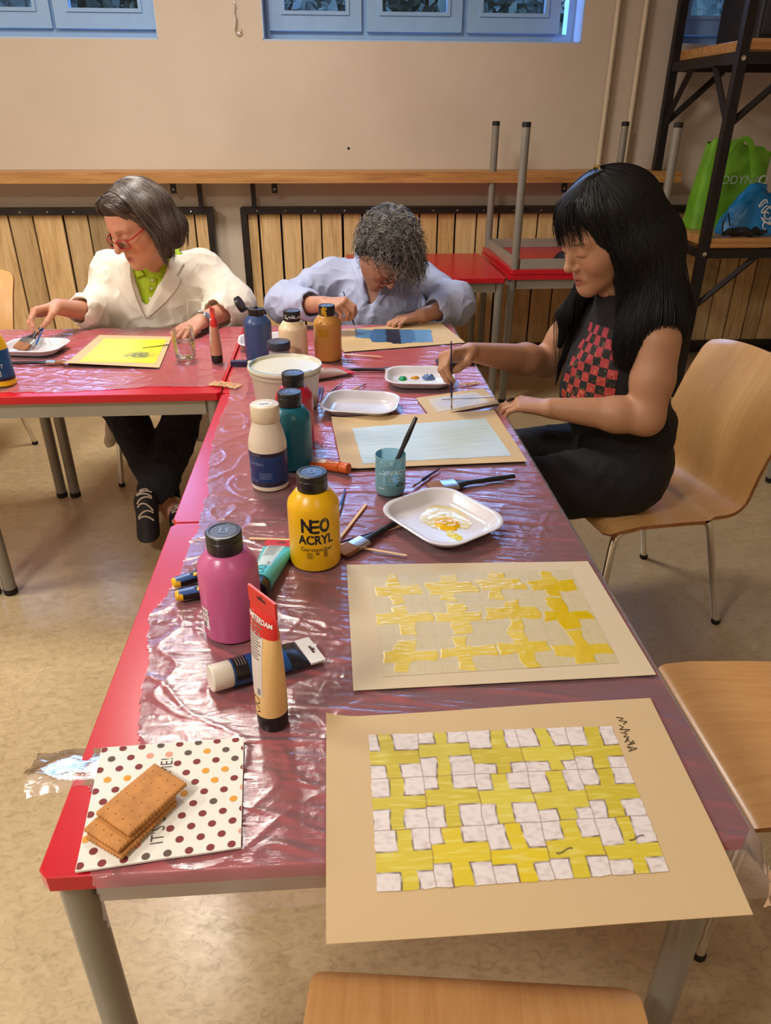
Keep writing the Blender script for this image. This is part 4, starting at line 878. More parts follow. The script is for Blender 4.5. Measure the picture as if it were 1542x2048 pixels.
b.build('signature',INK,P1)
def col2(u,v):
    d,cell,tone,J,a,b=cross_field(u,v,4,3,8,.1,.030,(.84,1.06),(.11,.19),(.13,.21),.22); n1=pn(u*7,v*5,1); n2=pn(u*30,v*12,2); sat=np.clip(.15+.75*u+.35*n1+.3*(tone-.5),0,1)
    yel=mixc(C_(226,204,110),C_(212,178,10),sat); yel=mixc(yel,C_(196,158,6),np.clip(n2,0,1)*.5*sat); bgc=mixc(C_(204,188,148),C_(198,184,136),np.clip(n2+.3,0,1))
    k=sst(-d,-.004,.006); c=mixc(bgc,yel,k); a2,b2=(u*4)%1,(v*3)%1; gr=np.minimum(np.minimum(np.abs(a2-.28),np.abs(a2-.72))/4*1.4,np.minimum(np.abs(b2-.3),np.abs(b2-.7))/3); gr=np.minimum(gr,np.minimum(np.minimum(a2,1-a2)/4*1.4,np.minimum(b2,1-b2)/3))
    c=mixc(c,C_(150,140,112),np.exp(-(gr/.0016)**2)*.4*(1-k)); keep=u>-1
    h=k*(1.6+1.4*n2+1.2*pn(u*18,v*50,5)); return c,keep,h,.35+.6*k
painting('painting of glossy wet yellow crosses in front of the yellow paint bottle',[(.35,.265),(.791,.27),(.788,.581),(.348,.597)],lambda u,v:.0012*np.clip(pn(u*2,v*2,5)+.3,0,1),[(.099,.076),(.899,.093),(.908,.912),(.096,.887)],col2,M['cream'],painted_mat('wet_acrylic_crosses',.25,.3,True),(400,280),relief=.0003)
def col3(u,v):
    s=pn(u*3,v*26,1)*.6+pn(u*8,v*60,2)*.4; c=mixc(C_(200,212,206),C_(178,196,196),np.clip(.5+s+.3*pn(u*2,v*2,6),0,1)); e=np.minimum(np.minimum(u,1-u)*1.3,np.minimum(v,1-v)); return c,e>.008+.010*pn(u*14,v*30,4),.5+s,.3+0*u
painting('pale blue grey washed painting behind the blue cup',[(.346,1.005),(.782,1.02),(.772,1.365),(.324,1.312)],lambda u,v:.007*np.clip((v-.8)/.2,0,1)**2*np.clip(1-u*1.2,0,1)+.004*(1-np.clip(u/.08,0,1))+.002*np.clip(pn(u*2,v*2,8)+.2,0,1),[(.11,.07),(.94,.09),(.925,.84),(.10,.80)],col3,M['kraft'],painted_mat('wash_paint',.5,.3,True),(200,160),z0=TZ+.0040)
def col4(u,v):
    s=pn(u*4,v*18,1); k=np.clip(1.2-((u-.5)**2*5+(v-.5)**2*4)+.5*s,0,1); c=mixc(C_(206,190,156),C_(176,174,176),k*.9); 
    for sd,(px,py) in enumerate(((.3,.3),(.52,.62),(.7,.35),(.25,.7))): c=mixc(c,C_(226,216,196),np.exp(-(((u-px)*.6+(v-py))/.012)**2)*(np.abs(u-px)<.09))
    c=mixc(c,C_(150,116,110),.6*np.exp(-(((u-.52)/.07)**2+((v-.7)/.06)**2)*2)*np.clip(pn(u*40,v*40,3)*3,0,1)); return c,(u>-1)&(np.minimum(np.minimum(u,1-u),np.minimum(v,1-v))>.01+.012*pn(u*9,v*9,2)),.5+s,.3+0*u
painting('small beige sheet with a grey smear under the upright brush',[(.590,1.335),(.80,1.425),(.778,1.558),(.568,1.484)],lambda u,v:.0002*u,[(.12,.1),(.9,.1),(.86,.85),(.12,.88)],col4,M['kraft'],painted_mat('grey_smear',.55,.3,True),(160,110),z0=TZ+.0017)
def col5(u,v):
    x=u+.025*pn(u*2,v*7,1)+.012*pn(v*22,u*3,2)-.02*v; bands=[(.0,C_(70,118,152)),(.26,C_(52,98,146)),(.45,C_(28,36,58)),(.62,C_(68,112,162)),(.80,C_(92,140,182)),(9,C_(0,0,0))]; c=np.zeros(u.shape+(3,))
    for (a0,cc),(a1,_) in zip(bands[:-1],bands[1:]): c=np.where(((x>=a0-.05)&(x<a1))[...,None],cc,c)
    c=np.where((x<.0)[...,None],bands[0][1],c); c=mixc(c,c*1.35,np.clip(pn(u*10,v*9,4),0,.6)); lim=.05+.03*pn(u*7,3.3)+.015*pn(u*30,1.2)
    top=np.interp(u,[0,.26,.27,.6,.62,1],[.0,.1,.02,.0,.02,.03]); bot=np.interp(u,[0,.2,.22,.45,.47,.62,.64,1],[.42,.34,.12,.10,.02,.02,.06,.12])
    return c,(x>.015+.02*pn(v*9,7.7))&(x<.965+.03*pn(v*13,2.2))&(v>bot+.03*pn(u*16,5.5))&(v<1-top-.02*pn(u*14,6.1)),.5+pn(u*9,v*30,3),.35+0*u
painting('painting of vertical blue bands under the curly haired painter hands',[(.37,1.969),(.808,2.065),(.757,2.362),(.319,2.266)],lambda u,v:.0015*u*0,[(.12,.28),(.76,.04),(.86,.68),(.20,1.0)],col5,M['kraft'],painted_mat('blue_bands',.45,.3,True),(220,140))
def col6(u,v):
    s=pn(u*5,v*40,1)*.6+pn(u*12,v*90,2)*.4; c=mixc(C_(246,232,22),C_(236,226,60),np.clip(s+.2,0,1)); c=mixc(c,C_(140,136,40),np.exp(-((v-.79-.01*np.sin(u*9))/.012)**2)*np.clip(.5+pn(u*9,4.4)*2,0,1))
    q=np.exp(-(((u-.72)/.2)**2+((v-.32)/.13)**2)*1.0)*np.clip(.75+1.3*pn(u*12,v*55,5),0,1); c=mixc(c,C_(46,84,66),np.clip(q*1.3,0,1)); edge=np.clip(1.1-u*1.6,0,1)*np.clip(1-v,0,1); c=mixc(c,C_(70,80,30),np.clip(pn(u*7,v*70,8)*3-.5,0,1)*edge)
    return c,np.minimum(np.minimum(u,1-u)*.8,np.minimum(v,1-v))>.012+.02*pn(u*6,v*34,4),.5+s,.35+0*u
painting('bright yellow painting with a dark green blotch before the white coat',[(-.544,1.86),(-.228,1.82),(-.258,2.205),(-.530,2.245)],lambda u,v:.010*np.clip((.22-v)/.22,0,1)**1.5*np.clip(1.1-u,0,1),[(.11,.09),(.95,.11),(.96,.9),(.11,.88)],col6,M['kraft'],painted_mat('yellow_field',.45,.3,True),(200,220))
b=MB(); b.tube([(-.245,2.075,TZ+.007),(-.33,2.05,TZ+.004)],[.002,.001],8); tag(b.build('paint_spatula',M['handleblack']),'thin dark spatula tip lying on the yellow painting beside the glass','spatula')
# ------------------------------------------------------------------ shelving rack at the right
M['rack']=pm('black_rack_steel',rgb(38,34,34),.45,.4,var=.2,bump=.1,bscale=70)
t=thing('shelving_rack','black steel rack with thick wooden shelves at the right wall','shelving rack')
RX0,RX1,RY0,RY1=2.295,3.35,3.42,4.20
for x in (RX0,RX1):
    for y in (RY0,RY1):
        b=MB(); b.box((x,y,(FZ+2.55)/2),(.045,.045,2.55-FZ)); p=b.build('post',M['rack'],t,smooth=False)
        for z in (.828,1.71):
            c=MB(); c.lathe([(0,0),(.012,0),(.011,.004),(.006,.005),(0,.006)],10,(x+.0,y-.023,z),Matrix.Rotation(PI/2,3,'X')); c.build('bolt',M['chrome'],p)
for z in (.86,1.745):
    b=MB(); b.rbox(((RX0+RX1)/2,(RY0+RY1)/2,z+.022),(RX1-RX0-.046,RY1-RY0+.04,.046),.003); b.build('shelf_board',M['shelfwood'],t)
    b=MB(); zz=z-.032
    for y in (RY0,RY1): b.box(((RX0+RX1)/2,y,zz),(RX1-RX0-.046,.035,.045))
    for x in (RX0,RX1): b.box((x,(RY0+RY1)/2,zz),(.035,RY1-RY0-.046,.045))
    b.build('shelf_beam',M['rack'],t,smooth=False)
    for x,s in ((RX0,1),(RX1,-1)):
        for y,q_ in ((RY0,1),(RY1,-1)):
            b=MB(); b.tube([(x+s*.02,y,zz-.27),(x+s*.30,y,zz-.015)],.018,4); b.build('corner_brace',M['rack'],t,smooth=False)
            b=MB(); b.tube([(x,y+q_*.02,zz-.27),(x,y+q_*.26,zz-.015)],.018,4); b.build('corner_brace',M['rack'],t,smooth=False)
t=thing('loudspeaker','black box loudspeaker on the upper rack shelf','loudspeaker',(2.66,3.80,1.791),rad(0))
b=MB(); b.rbox((0,0,.33),(.46,.44,.66),.02,4,.004); b.build('cabinet',pm('speaker_black',rgb(24,25,34),.5,var=.15),t)
t0=NT('speaker_grille_mesh'); w=t0.n.new('ShaderNodeTexVoronoi'); w.inputs['Scale'].default_value=180; t0.link(t0.coords(),w.inputs[0]); t0.set(Base_Color=t0.ramp(w.outputs[0],[(.2,(.008,.008,.012)),(.5,(.03,.03,.042))]),Roughness=.5)
b=MB(); b.rbox((0,-.223,.33),(.42,.008,.60),.003,3,.001); b.build('grille',t0.m,t)
b=MB(); f=lambda x,y,q:(x-.12,-.2275,.10+y); b.text('A',.06,f); b.text('alto',.018,lambda x,y,q:(x-.12,-.2275,.062+y)); b.build('maker_emblem',pm('emblem_silver',rgb(140,138,134),.3,.6),t)
def bagmesh(name,label,cat,ctr,mat,fn,nu=44,nv=30):
    t=thing(name,label,cat,ctr); b=MB(); b.grid(fn,nu,nv); b.build('bag_body',mat,t,ang=None); return t
M['bag']=pm('green_woven_bag',rgb(112,176,42),.5,var=.25,scale=6,bump=.3,bscale=30,bdist=.004)
def gbag(u,v):
    a=2*PI*u; w,d=.20-.03*v,.085*(1-.45*v); n=8; c,s=math.cos(a),math.sin(a); k=(abs(c)**n+abs(s)**n)**(-1/n)
    x,y=w*c*k,d*s*k; z=.43*v*(1+.10*(x/.2)*(-1 if y<0 else -.4)*v)-.05*v**3*max(0,math.cos(a*2))*.6
    q=.012*float(pn(a*2,v*4,3))*(.3+v); return (x*(1+q*3),y+q*1.5-.05*v*v,z)
t=bagmesh('shopping_bag','green shopping bag with pale lettering standing on the rack shelf','bag',(2.57,3.84,.9065),M['bag'],gbag,60,34)
for y0,lift in ((-.085,.09),(.0,.07)):
    b=MB(); b.tube([(-.09,y0-.03,.38)]+[(-.09+.15*k/10+.01,y0-.03-.03*math.sin(PI*k/10)-.0*k,.40+lift*math.sin(PI*k/10)*(1-.3*k/10)-.10*(k/10)**2) for k in range(1,10)]+[(.075,y0-.045,.27)],.014,8,flat=.15,up=(0,1,0)); b.build('bag_handle',M['bag'],t)
b=MB(); b.text('ODYNA',.062,lambda x,y,q:(x+.01,-.099-.11*(.255+y-.2)-.0-.012,.255+y)); b.tube([(.135+.022*math.cos(a),-.124,.257+.02*math.sin(a)) for a in np.linspace(0,5.6,18)],.005,5); b.build('bag_lettering',pm('bag_print',rgb(178,200,190),.5),t)
M['bluebag']=pm('blue_plastic_bag',rgb(18,126,196),.35,var=.2,scale=7,bump=.35,bscale=26,bdist=.006)
def bbag(u,v):
    a=2*PI*u; th=v*PI/2; r=math.cos(th)**.75 if v<1 else 0; n_=1+.12*float(pn(math.cos(a)*2,math.sin(a)*2,v*3))+.05*float(pn(math.cos(a)*6,math.sin(a)*6,v*7))
    return (.195*r*math.cos(a)*n_+.03*v,.095*r*math.sin(a)*n_,.215*math.sin(th)**1.15*n_*(1-.12*math.cos(a)))
t=bagmesh('plastic_bag','crumpled blue plastic bag with white script before the green bag','bag',(2.63,3.585,.9065),M['bluebag'],bbag,60,26)
b=MB()
for k,(x,z) in enumerate(((-.02,.16),(.0,.13),(.02,.10),(.01,.075),(.03,.05),(.06,.15))):
    b.tube([(x+.02*math.cos(a*1.0)+.006*k*math.sin(a),-.099+.25*max(0,z-.04)*.30,z+.018*math.sin(a*1.3+k)) for a in np.linspace(0,5.2,16)],.0032,5)
b.build('white_script',WHITEINK,t)
b=MB(); b.tube([(2.40+.03*k,3.455-.012*math.sin(k*1.7),.918+.02*abs(math.sin(k*1.3))) for k in range(9)],[.008,.016,.02,.022,.02,.018,.02,.014,.006],10); b.tube([(2.40,3.455,.915),(2.40,3.47,.98),(2.42,3.475,1.02),(2.44,3.47,.96)],.004,6); tag(b.build('bag_strap',M['blackmat']),'black strap lying at the foot of the blue bag','strap')
# ------------------------------------------------------------------ smooth solids for bodies, clothes and hair
A3=lambda *p:np.array(p if len(p)>1 else p[0],float)
class Sdf:
    def __init__(s): s.p=[]; s.post=None
    def cone(s,a,b,ra,rb,k=.02,op=1): s.p.append(('c',A3(a),A3(b),ra,rb,k,op)); return s
    def ell(s,c,r,R=None,k=.02,op=1): s.p.append(('e',A3(c),A3(r),np.eye(3) if R is None else np.array(R),0,k,op)); return s
    def chain(s,pts,rs,k=.02,op=1):
        for i in range(len(pts)-1): s.cone(pts[i],pts[i+1],rs[i],rs[i+1],k,op)
        return s
    def one(s,q,P):
        if q[0]=='c':
            _,a,b,ra,rb,_,_=q; ba=b-a; L=max(ba@ba,1e-12); w=P-a; t=np.clip((w@ba)/L,0,1); return np.linalg.norm(w-t[:,None]*ba,axis=1)-(ra+(rb-ra)*t)
        _,c,r,R,_,_,_=q; w=(P-c)@R; k0=np.linalg.norm(w/r,axis=1); k1=np.linalg.norm(w/(r*r),axis=1)+1e-9; return np.where(k0<1e-6,-r.min(),k0*(k0-1)/k1)
    def raw(s,P,ids=None):
        d=np.full(len(P),9.0)
        for i in (range(len(s.p)) if ids is None else ids):
            q=s.p[i]; e=s.one(q,P); k=q[5]
            if q[6]<0: e=-e; h=np.clip(.5-.5*(d-e)/k,0,1); d=d+(e-d)*h+k*h*(1-h)
            else: h=np.clip(.5+.5*(d-e)/k,0,1); d=d+(e-d)*h-k*h*(1-h)
        return d
    def __call__(s,P,ids=None):
        d=s.raw(P,ids); return d if s.post is None else s.post(P,d)
    def grad(s,P,e=.002):
        g=np.stack([s(P+np.eye(3)[i]*e)-s(P-np.eye(3)[i]*e) for i in range(3)],1); return g/(np.linalg.norm(g,axis=1)[:,None]+1e-9)
    def project(s,P,off=0,n=6):
        P=P.copy()
        for _ in range(n): P-=s.grad(P)*(s(P)-off)[:,None]*.9
        return P
    def march(s,o,d,tmax=.6,off=0):
        o=np.asarray(o,float); d=np.broadcast_to(np.asarray(d,float),o.shape); t=np.zeros(len(o))
        for _ in range(60): t=np.clip(t+(s(o+d*t[:,None])-off)*.7,0,tmax)
        return o+d*t[:,None]
    def bounds(s):
        lo=np.min([np.minimum(q[1]-(max(q[3:5]) if q[0]=='c' else q[2].max()),(q[2]-max(q[3:5])) if q[0]=='c' else q[1]-q[2].max()) for q in s.p if q[6]>0],0)
        hi=np.max([np.maximum(q[1]+(max(q[3:5]) if q[0]=='c' else q[2].max()),(q[2]+max(q[3:5])) if q[0]=='c' else q[1]+q[2].max()) for q in s.p if q[6]>0],0)
        return lo,hi
    def mesh(s,h,fine=None):
        lo,hi=s.bounds(); lo=lo-4*h; hi=hi+4*h; B=16; nb=np.ceil((hi-lo)/(B*h)).astype(int); n=nb*B+1
        D=np.full(n,9.0,np.float32); g=np.arange(B+1)*h; off=np.stack(np.meshgrid(g,g,g,indexing='ij'),-1).reshape(-1,3)
        half=B*h/2; R=half*1.7321+.006; bi=np.stack(np.meshgrid(*[np.arange(k) for k in nb],indexing='ij'),-1).reshape(-1,3); cen=lo+bi*B*h+half
        dp=np.stack([s.one(q,cen) for q in s.p],1); dc=s.raw(cen); op=np.array([q[6] for q in s.p]); kk=np.array([q[5] for q in s.p])
        for i in range(len(bi)):
            a=bi[i]*B; sl=tuple(slice(x,x+B+1) for x in a)
            if abs(dc[i])>R*1.7+.02: D[sl]=np.sign(dc[i])*9; continue
            add=dp[i][op>0]; m=add.min(); ids=np.where(((op>0)&(dp[i]<m+2*R*1.3+kk))|((op<0)&(dp[i]<R*1.5+kk)))[0]
            D[sl]=s(lo+a*h+off,ids).reshape(B+1,B+1,B+1)
        I=D<0; c=[I[:-1,:-1,:-1],I[1:,:-1,:-1],I[:-1,1:,:-1],I[1:,1:,:-1],I[:-1,:-1,1:],I[1:,:-1,1:],I[:-1,1:,1:],I[1:,1:,1:]]
        cnt=sum(x.astype(np.int8) for x in c); act=(cnt>0)&(cnt<8); cells=np.argwhere(act); vid=np.full(act.shape,-1,np.int32); vid[act]=np.arange(len(cells))
        C8=np.array([(i&1,(i>>1)&1,(i>>2)&1) for i in range(8)]); val=np.stack([D[tuple((cells+o).T)] for o in C8],1).astype(float)
        acc=np.zeros((len(cells),3)); num=np.zeros(len(cells))
        for i in range(8):
            for ax in range(3):
                j=i|(1<<ax)
                if j==i: continue
                x=(val[:,i]<0)!=(val[:,j]<0); t=np.where(x,val[:,i]/(val[:,i]-val[:,j]+1e-12),0); p=C8[i]+t[:,None]*(C8[j]-C8[i]); acc+=np.where(x[:,None],p,0); num+=x
        V=lo+(cells+acc/num[:,None])*h; F=[]
        for ax in range(3):
            u,v=[(1,2),(2,0),(0,1)][ax]; s0=[slice(None)]*3; s1=[slice(None)]*3; s0[ax]=slice(0,-1); s1[ax]=slice(1,None)
            a,b=I[tuple(s0)],I[tuple(s1)]; e=np.argwhere(a!=b); fl=a[tuple(e.T)]; ok=(e[:,u]>0)&(e[:,v]>0)&(e[:,u]<act.shape[u])&(e[:,v]<act.shape[v]); e=e[ok]; fl=fl[ok]
            eu=np.eye(3,dtype=int)[u]; ev=np.eye(3,dtype=int)[v]; q=np.stack([vid[tuple((e-x).T)] for x in (eu+ev,ev,0*ev,eu)],1); q[~fl]=q[~fl][:,::-1]; F.append(q[(q>=0).all(1)])
        return V,np.concatenate(F)
    def build(s,name,h,mat,parent=None,color=None,keep=None):
        V,F=s.mesh(h)
        if keep is not None: F=F[keep(V)[F].all(1)]
        used=np.unique(F); rm=np.full(len(V),-1); rm[used]=np.arange(len(used)); V=V[used]; F=rm[F]
        me=mesh_np(name,V,F); me.materials.append(mat)
        if color is not None:
            a=me.attributes.new('paint','FLOAT_COLOR','POINT'); c=np.ones((len(V),4),np.float32); c[:,:3]=color(V); a.data.foreach_set('color',c.ravel())
        return link(name,me,parent,True,None)
def strands(name,paths,r,mat,parent,tone=None,flat=1.0):
    """paths (N,K,3); r scalar or (K,) taper"""
    P=np.asarray(paths); N,K=P.shape[:2]; T=np.gradient(P,axis=1); T/=np.linalg.norm(T,axis=2,keepdims=True)+1e-9
    ref=np.array([.31,.87,.38]); n1=np.cross(T,ref); n1/=np.linalg.norm(n1,axis=2,keepdims=True)+1e-9; n2=np.cross(T,n1); rr=np.broadcast_to(r,(N,K))[...,None] if np.ndim(r)<2 else np.asarray(r)[...,None]
    ring=np.stack([P+rr*(math.cos(a)*n1+math.sin(a)*n2*flat) for a in (0,2.094,4.189)],2); V=ring.reshape(-1,3)
    i=np.arange(N)[:,None,None]*K*3+np.arange(K-1)[None,:,None]*3; j=np.arange(3)[None,None,:]; k=(j+1)%3
    F=np.stack([i+j,i+k,i+3+k,i+3+j],-1).reshape(-1,4); me=bpy.data.meshes.new(name); me=mesh_np(name,V,F); me.materials.append(mat)
    a=me.attributes.new('tone','FLOAT','POINT'); tn=np.zeros(N) if tone is None else tone; a.data.foreach_set('value',np.repeat(tn,K*3).astype(np.float32))
    return link(name,me,parent,True,None)
def comb(sdf,roots,flow,step,K,off,wave=0,seed=0,hang=.0):
    """strands that follow a hair volume's surface along flow(P)->vectors"""
    P=sdf.project(roots,off); out=[P]; g=np.random.default_rng(seed); ph=g.uniform(0,6.28,len(P))
    for i in range(K-1):
        n=sdf.grad(P); f=flow(P,i); dn=np.sum(f*n,1)[:,None]; f=f-n*np.where(dn<0,dn,dn*(1-(i/K)**1.5)); L=np.linalg.norm(f,axis=1,keepdims=True); f=f/(L+1e-6)
        P=P+f*(step[:,None] if np.ndim(step) else step); d=sdf(P); P=P-sdf.grad(P)*(np.where(d<off,d-off,(d-off)*(1-hang)*(1-(i/K)**1.5))*.8)[:,None]; out.append(P)
    Q=np.stack(out,1)
    if wave: Q=Q+wave*np.sin(np.arange(K)[None,:,None]*.9+ph[:,None,None])*np.array([.6,.8,0])
    return Q
def hair_mat(name,c0,c1,rough=.4):
    t=NT(name); a=attr_node(t,'tone'); t.set(Base_Color=t.ramp(a.outputs['Fac'],[(0,c0),(1,c1)]),Roughness=rough); return t.m
def hair_base(name,c0,c1,rough=.5):
    t=NT(name); v=t.coords((1,1,.09)); n=t.noise(v,230,4,.7); t.set(Base_Color=t.ramp(n,[(.3,c0),(.7,c1)]),Roughness=rough); t.bump(n,.9,.004); t.b.inputs['Specular IOR Level'].default_value=.12; return t.m
def skin_mat(name):
    t=NT(name); a=attr_node(t,'paint'); n=t.noise(t.coords(),260,4); t.set(Base_Color=a.outputs['Color'],Roughness=.5); t.bump(n,.12,.001)
    t.b.inputs['Subsurface Weight'].default_value=.12; t.b.inputs['Subsurface Radius'].default_value=(1,.4,.25); t.b.inputs['Subsurface Scale'].default_value=.008; return t.m
def frame_rot(az,pitch,roll=0):
    az,pitch,roll=rad(az),rad(pitch),rad(roll); f=A3(math.sin(az)*math.cos(pitch),-math.cos(az)*math.cos(pitch),-math.sin(pitch)); u=A3(0,0,1); r=np.cross(f,u); r/=np.linalg.norm(r); u=np.cross(r,f)
    return np.array([math.cos(roll)*r+math.sin(roll)*u,f,math.cos(roll)*u-math.sin(roll)*r]).T
class Head:
    """local axes: x right of the person, y forward, z up; chin -.115, crown +.12"""
    def __init__(s,C,az,pitch,roll,scale,wide=1.0,nose=1.0,soft=0.0): s.C=A3(C); s.R=frame_rot(az,pitch,roll); s.s=scale; s.w=wide; s.n=nose; s.f=soft
    def W(s,*p): return s.C+s.R@(A3(*p)*s.s*A3(s.w,1,1))
    def L(s,P): return ((P-s.C)@s.R)/s.s/A3(s.w,1,1)
    def add(s,S):
        W=s.W; k=s.s
        def c(a,b,ra,rb,kk,op=1): S.cone(W(*a),W(*b),ra*k,rb*k,kk*k,op)
        def e(p,r,kk,op=1): S.ell(W(*p),A3(r)*k,s.R,kk*k,op)
        e((0,-.016,.034),(.074*s.w,.096,.086),.01); e((0,.026,.026),(.066*s.w,.062,.075),.03); e((0,.026,-.032),(.058*s.w,.060,.084),.03)
        for q in (-1,1):
            c((q*.050,.006,-.058),(q*.012,.070,-.096),.022,.018,.03); c((q*.036,.056-.002*s.f,-.028-.006*s.f),(q*.046,.036,-.022),.025+.004*s.f,.022+.004*s.f,.025)
            c((q*.012,.082-.003*s.f,.026),(q*.044,.070-.003*s.f,.024),.011,.010,.016)
        e((0,.064,-.066),(.030,.028,.032),.02); e((0,.077,-.101),(.019,.016,.015),.018)
        for q in (-1,1): e((q*.0315,.100+.006*s.f,.004),(.019,.018,.012),.012,-1)
        for q in (-1,1): e((q*.0315,.0745,.002),(.0155,.0145,.0128),.006)
        n=s.n; c((0,.084,.014),(0,.084+.027*n,-.026),.0075,.0095,.010); e((0,.088+.022*n,-.030),(.0115,.0105,.0095),.008)
        for q in (-1,1): e((q*.0125,.083+.014*n,-.034),(.0075,.0095,.0075),.006); e((q*.0065,.086+.018*n,-.0405),(.0036,.0048,.003),.003,-1)
        for q in (-1,1): c((q*.021,.0835,-.0655),(q*.002,.0945,-.0615),.0034,.0048,.007); c((q*.019,.083,-.0690),(0,.0925,-.0735),.0038,.0058,.007)
        c((-.017,.0965,-.0672),(.017,.0965,-.0672),.0016,.0016,.004,-1)
        for q in (-1,1): e((q*.076,-.010,-.012),(.010*s.w,.019,.031),.008); e((q*.085,-.006,-.010),(.006,.010,.019),.006,-1)
    def tint(s,V,base,lip,brow,nails=(),nailcol=None,blush=.0):
        q=s.L(V); c=np.tile(np.array(base),(len(V),1)); n=pn(V[:,0]*30,V[:,1]*30,V[:,2]*30); c*=(1+.06*n)[:,None]
        inh=(np.abs(q)<.2).all(1); x,y,z=np.abs(q[:,0]),q[:,1],q[:,2]
        def mx(m,col): 
            m=np.clip(m,0,1)*inh; return c*(1-m[:,None])+np.array(col)*m[:,None]
        ch=np.exp(-(((x-.042)/.022)**2+((z+.03)/.02)**2))*(y>.02)*blush; c=mx(ch,np.array(base)*A3(1.0,.62,.58))
        lp=np.exp(-(((q[:,0])/.0205)**4+((z+.0675)/.0105)**4))*(y>.076); c=mx(lp*.8,lip); c=mx(np.exp(-((z+.0672)/.0016)**2)*(x<.019)*(y>.075)*.75,np.array(lip)*.35)
        bz=.0255-.10*(x-.030)**2/.03; c=mx(np.exp(-(((z-bz)/.0036)**2+((x-.032)/.019)**4))*(y>.05)*.75,brow)
        lz=-.0055-.14*((x-.0315)**2)/.03*-1; c=mx(np.exp(-(((z-lz)/.0016)**2+((x-.0315)/.0135)**6))*(y>.06)*.9,np.array(brow)*.5); c=mx(np.exp(-(((z-.0095-.0*x)/.0014)**2+((x-.0315)/.014)**6))*(y>.06)*.4,np.array(base)*.55)
        for p,rr in nails:
            m=np.clip(1.6-np.linalg.norm(V-p,axis=1)/rr,0,1); c=c*(1-m[:,None])+np.array(nailcol)*m[:,None]
        return c
def unit(v): v=A3(v); return v/np.linalg.norm(v)
def hand(S,Wp,f,n,side,curls,scale=1.0,spread=.0,thumb=None,wr=.025,k=.0028):
    """f finger direction, n palm side normal, side +1 right / -1 left. returns joints"""
    f=unit(f); n=A3(n); n=unit(n-f*(n@f)); s=np.cross(f,n)*side; L=scale; Wp=A3(Wp); out=[]; tips=[]
    off=[.0265,.0085,-.0095,-.0265]; fw=[.086,.089,.084,.075]; ph=[(.042,.025,.021),(.046,.029,.022),(.042,.027,.022),(.033,.020,.019)]; rr=[.0092,.0095,.0090,.0079]
    for i in range(4): S.cone(Wp+(s*off[i]*.52+f*.006)*L,Wp+(f*fw[i]+s*off[i]-n*.002)*L,.0155*L,.0112*L,.012)
    S.cone(Wp+(f*.03+s*.004+n*.006)*L,Wp+(f*.068-s*.004+n*.006)*L,.017*L,.014*L,.014)
    for i in range(4):
        p=Wp+(f*fw[i]+s*off[i]-n*.002)*L; a=0; J=[p]; d0=unit(f+s*spread*(1.2-i*.8))
        for j in range(3):
            a+=rad(curls[i][j]); d=d0*math.cos(a)+n*math.sin(a); q=p+d*ph[i][j]*L; r0=rr[i]*(1-.10*j)*L; S.cone(p,q,r0,r0*(.90 if j<2 else .78),k if j else .006); p=q; J.append(p)
        nd=-(n*math.cos(a)-d0*math.sin(a)); tips.append((p-d*.004*L+nd*rr[i]*.62*L,.0052*L)); out.append(J)
    if thumb is None: thumb=[(.055,.046,.016),(.082,.055,.022),(.104,.054,.026)]
    P=[Wp+(f*.014+s*.018+n*.006)*L]+[Wp+(f*a+s*b+n*c)*L if not isinstance(a,str) else A3(b) for a,b,c in thumb]
    for j,(r0,r1) in enumerate(((.0165,.0125),(.0118,.0105),(.0105,.0082))): S.cone(P[j],P[j+1],r0*L,r1*L,.010 if j==0 else .004)
    d=unit(P[3]-P[2]); nd=unit(np.cross(d,np.cross(-n+.0*s,d))); tips.append((P[3]-d*.003*L+nd*.0062*L,.0062*L)); out.append(P)
    return out,tips
def cloth_post(amp,sc,seed,dirs=None,extra=None):
    def f(P,d):
        w=amp*(ridge3(P*sc,seed)+.5*ridge3(P*sc*2.1+3,seed+4)-.35); d=d-w
        return d if extra is None else extra(P,d)
    return f
def ridge3(P,seed):
    return np.clip(1-np.abs(pn(P[:,0]+seed,P[:,1],P[:,2]))*1.7,0,1)**3
def patch(S,pts_uv,origin_fn,dirv,nu,nv,off,mat,name,parent,th=None):
    """a piece of cloth laid on surface S: origin_fn(u,v)->start point, marched along dirv"""
    u,v=np.meshgrid(np.linspace(0,1,nu),np.linspace(0,1,nv)); O=np.array([origin_fn(a,b) for a,b in zip(u.ravel(),v.ravel())]); P=S.march(O,dirv,off=off).reshape(nv,nu,3)
    o=npgrid_mesh(name,P,mat,parent); m=o.modifiers.new('thickness','SOLIDIFY'); m.thickness=th or .002; m.offset=0; return o
def disc_at(b,p,n,r,h): 
    q=Vector((0,0,1)).rotation_difference(Vector(n)).to_matrix(); b.lathe([(0,0),(r,0),(r,h*.6),(r*.8,h),(0,h*.8)],14,tuple(p),q)
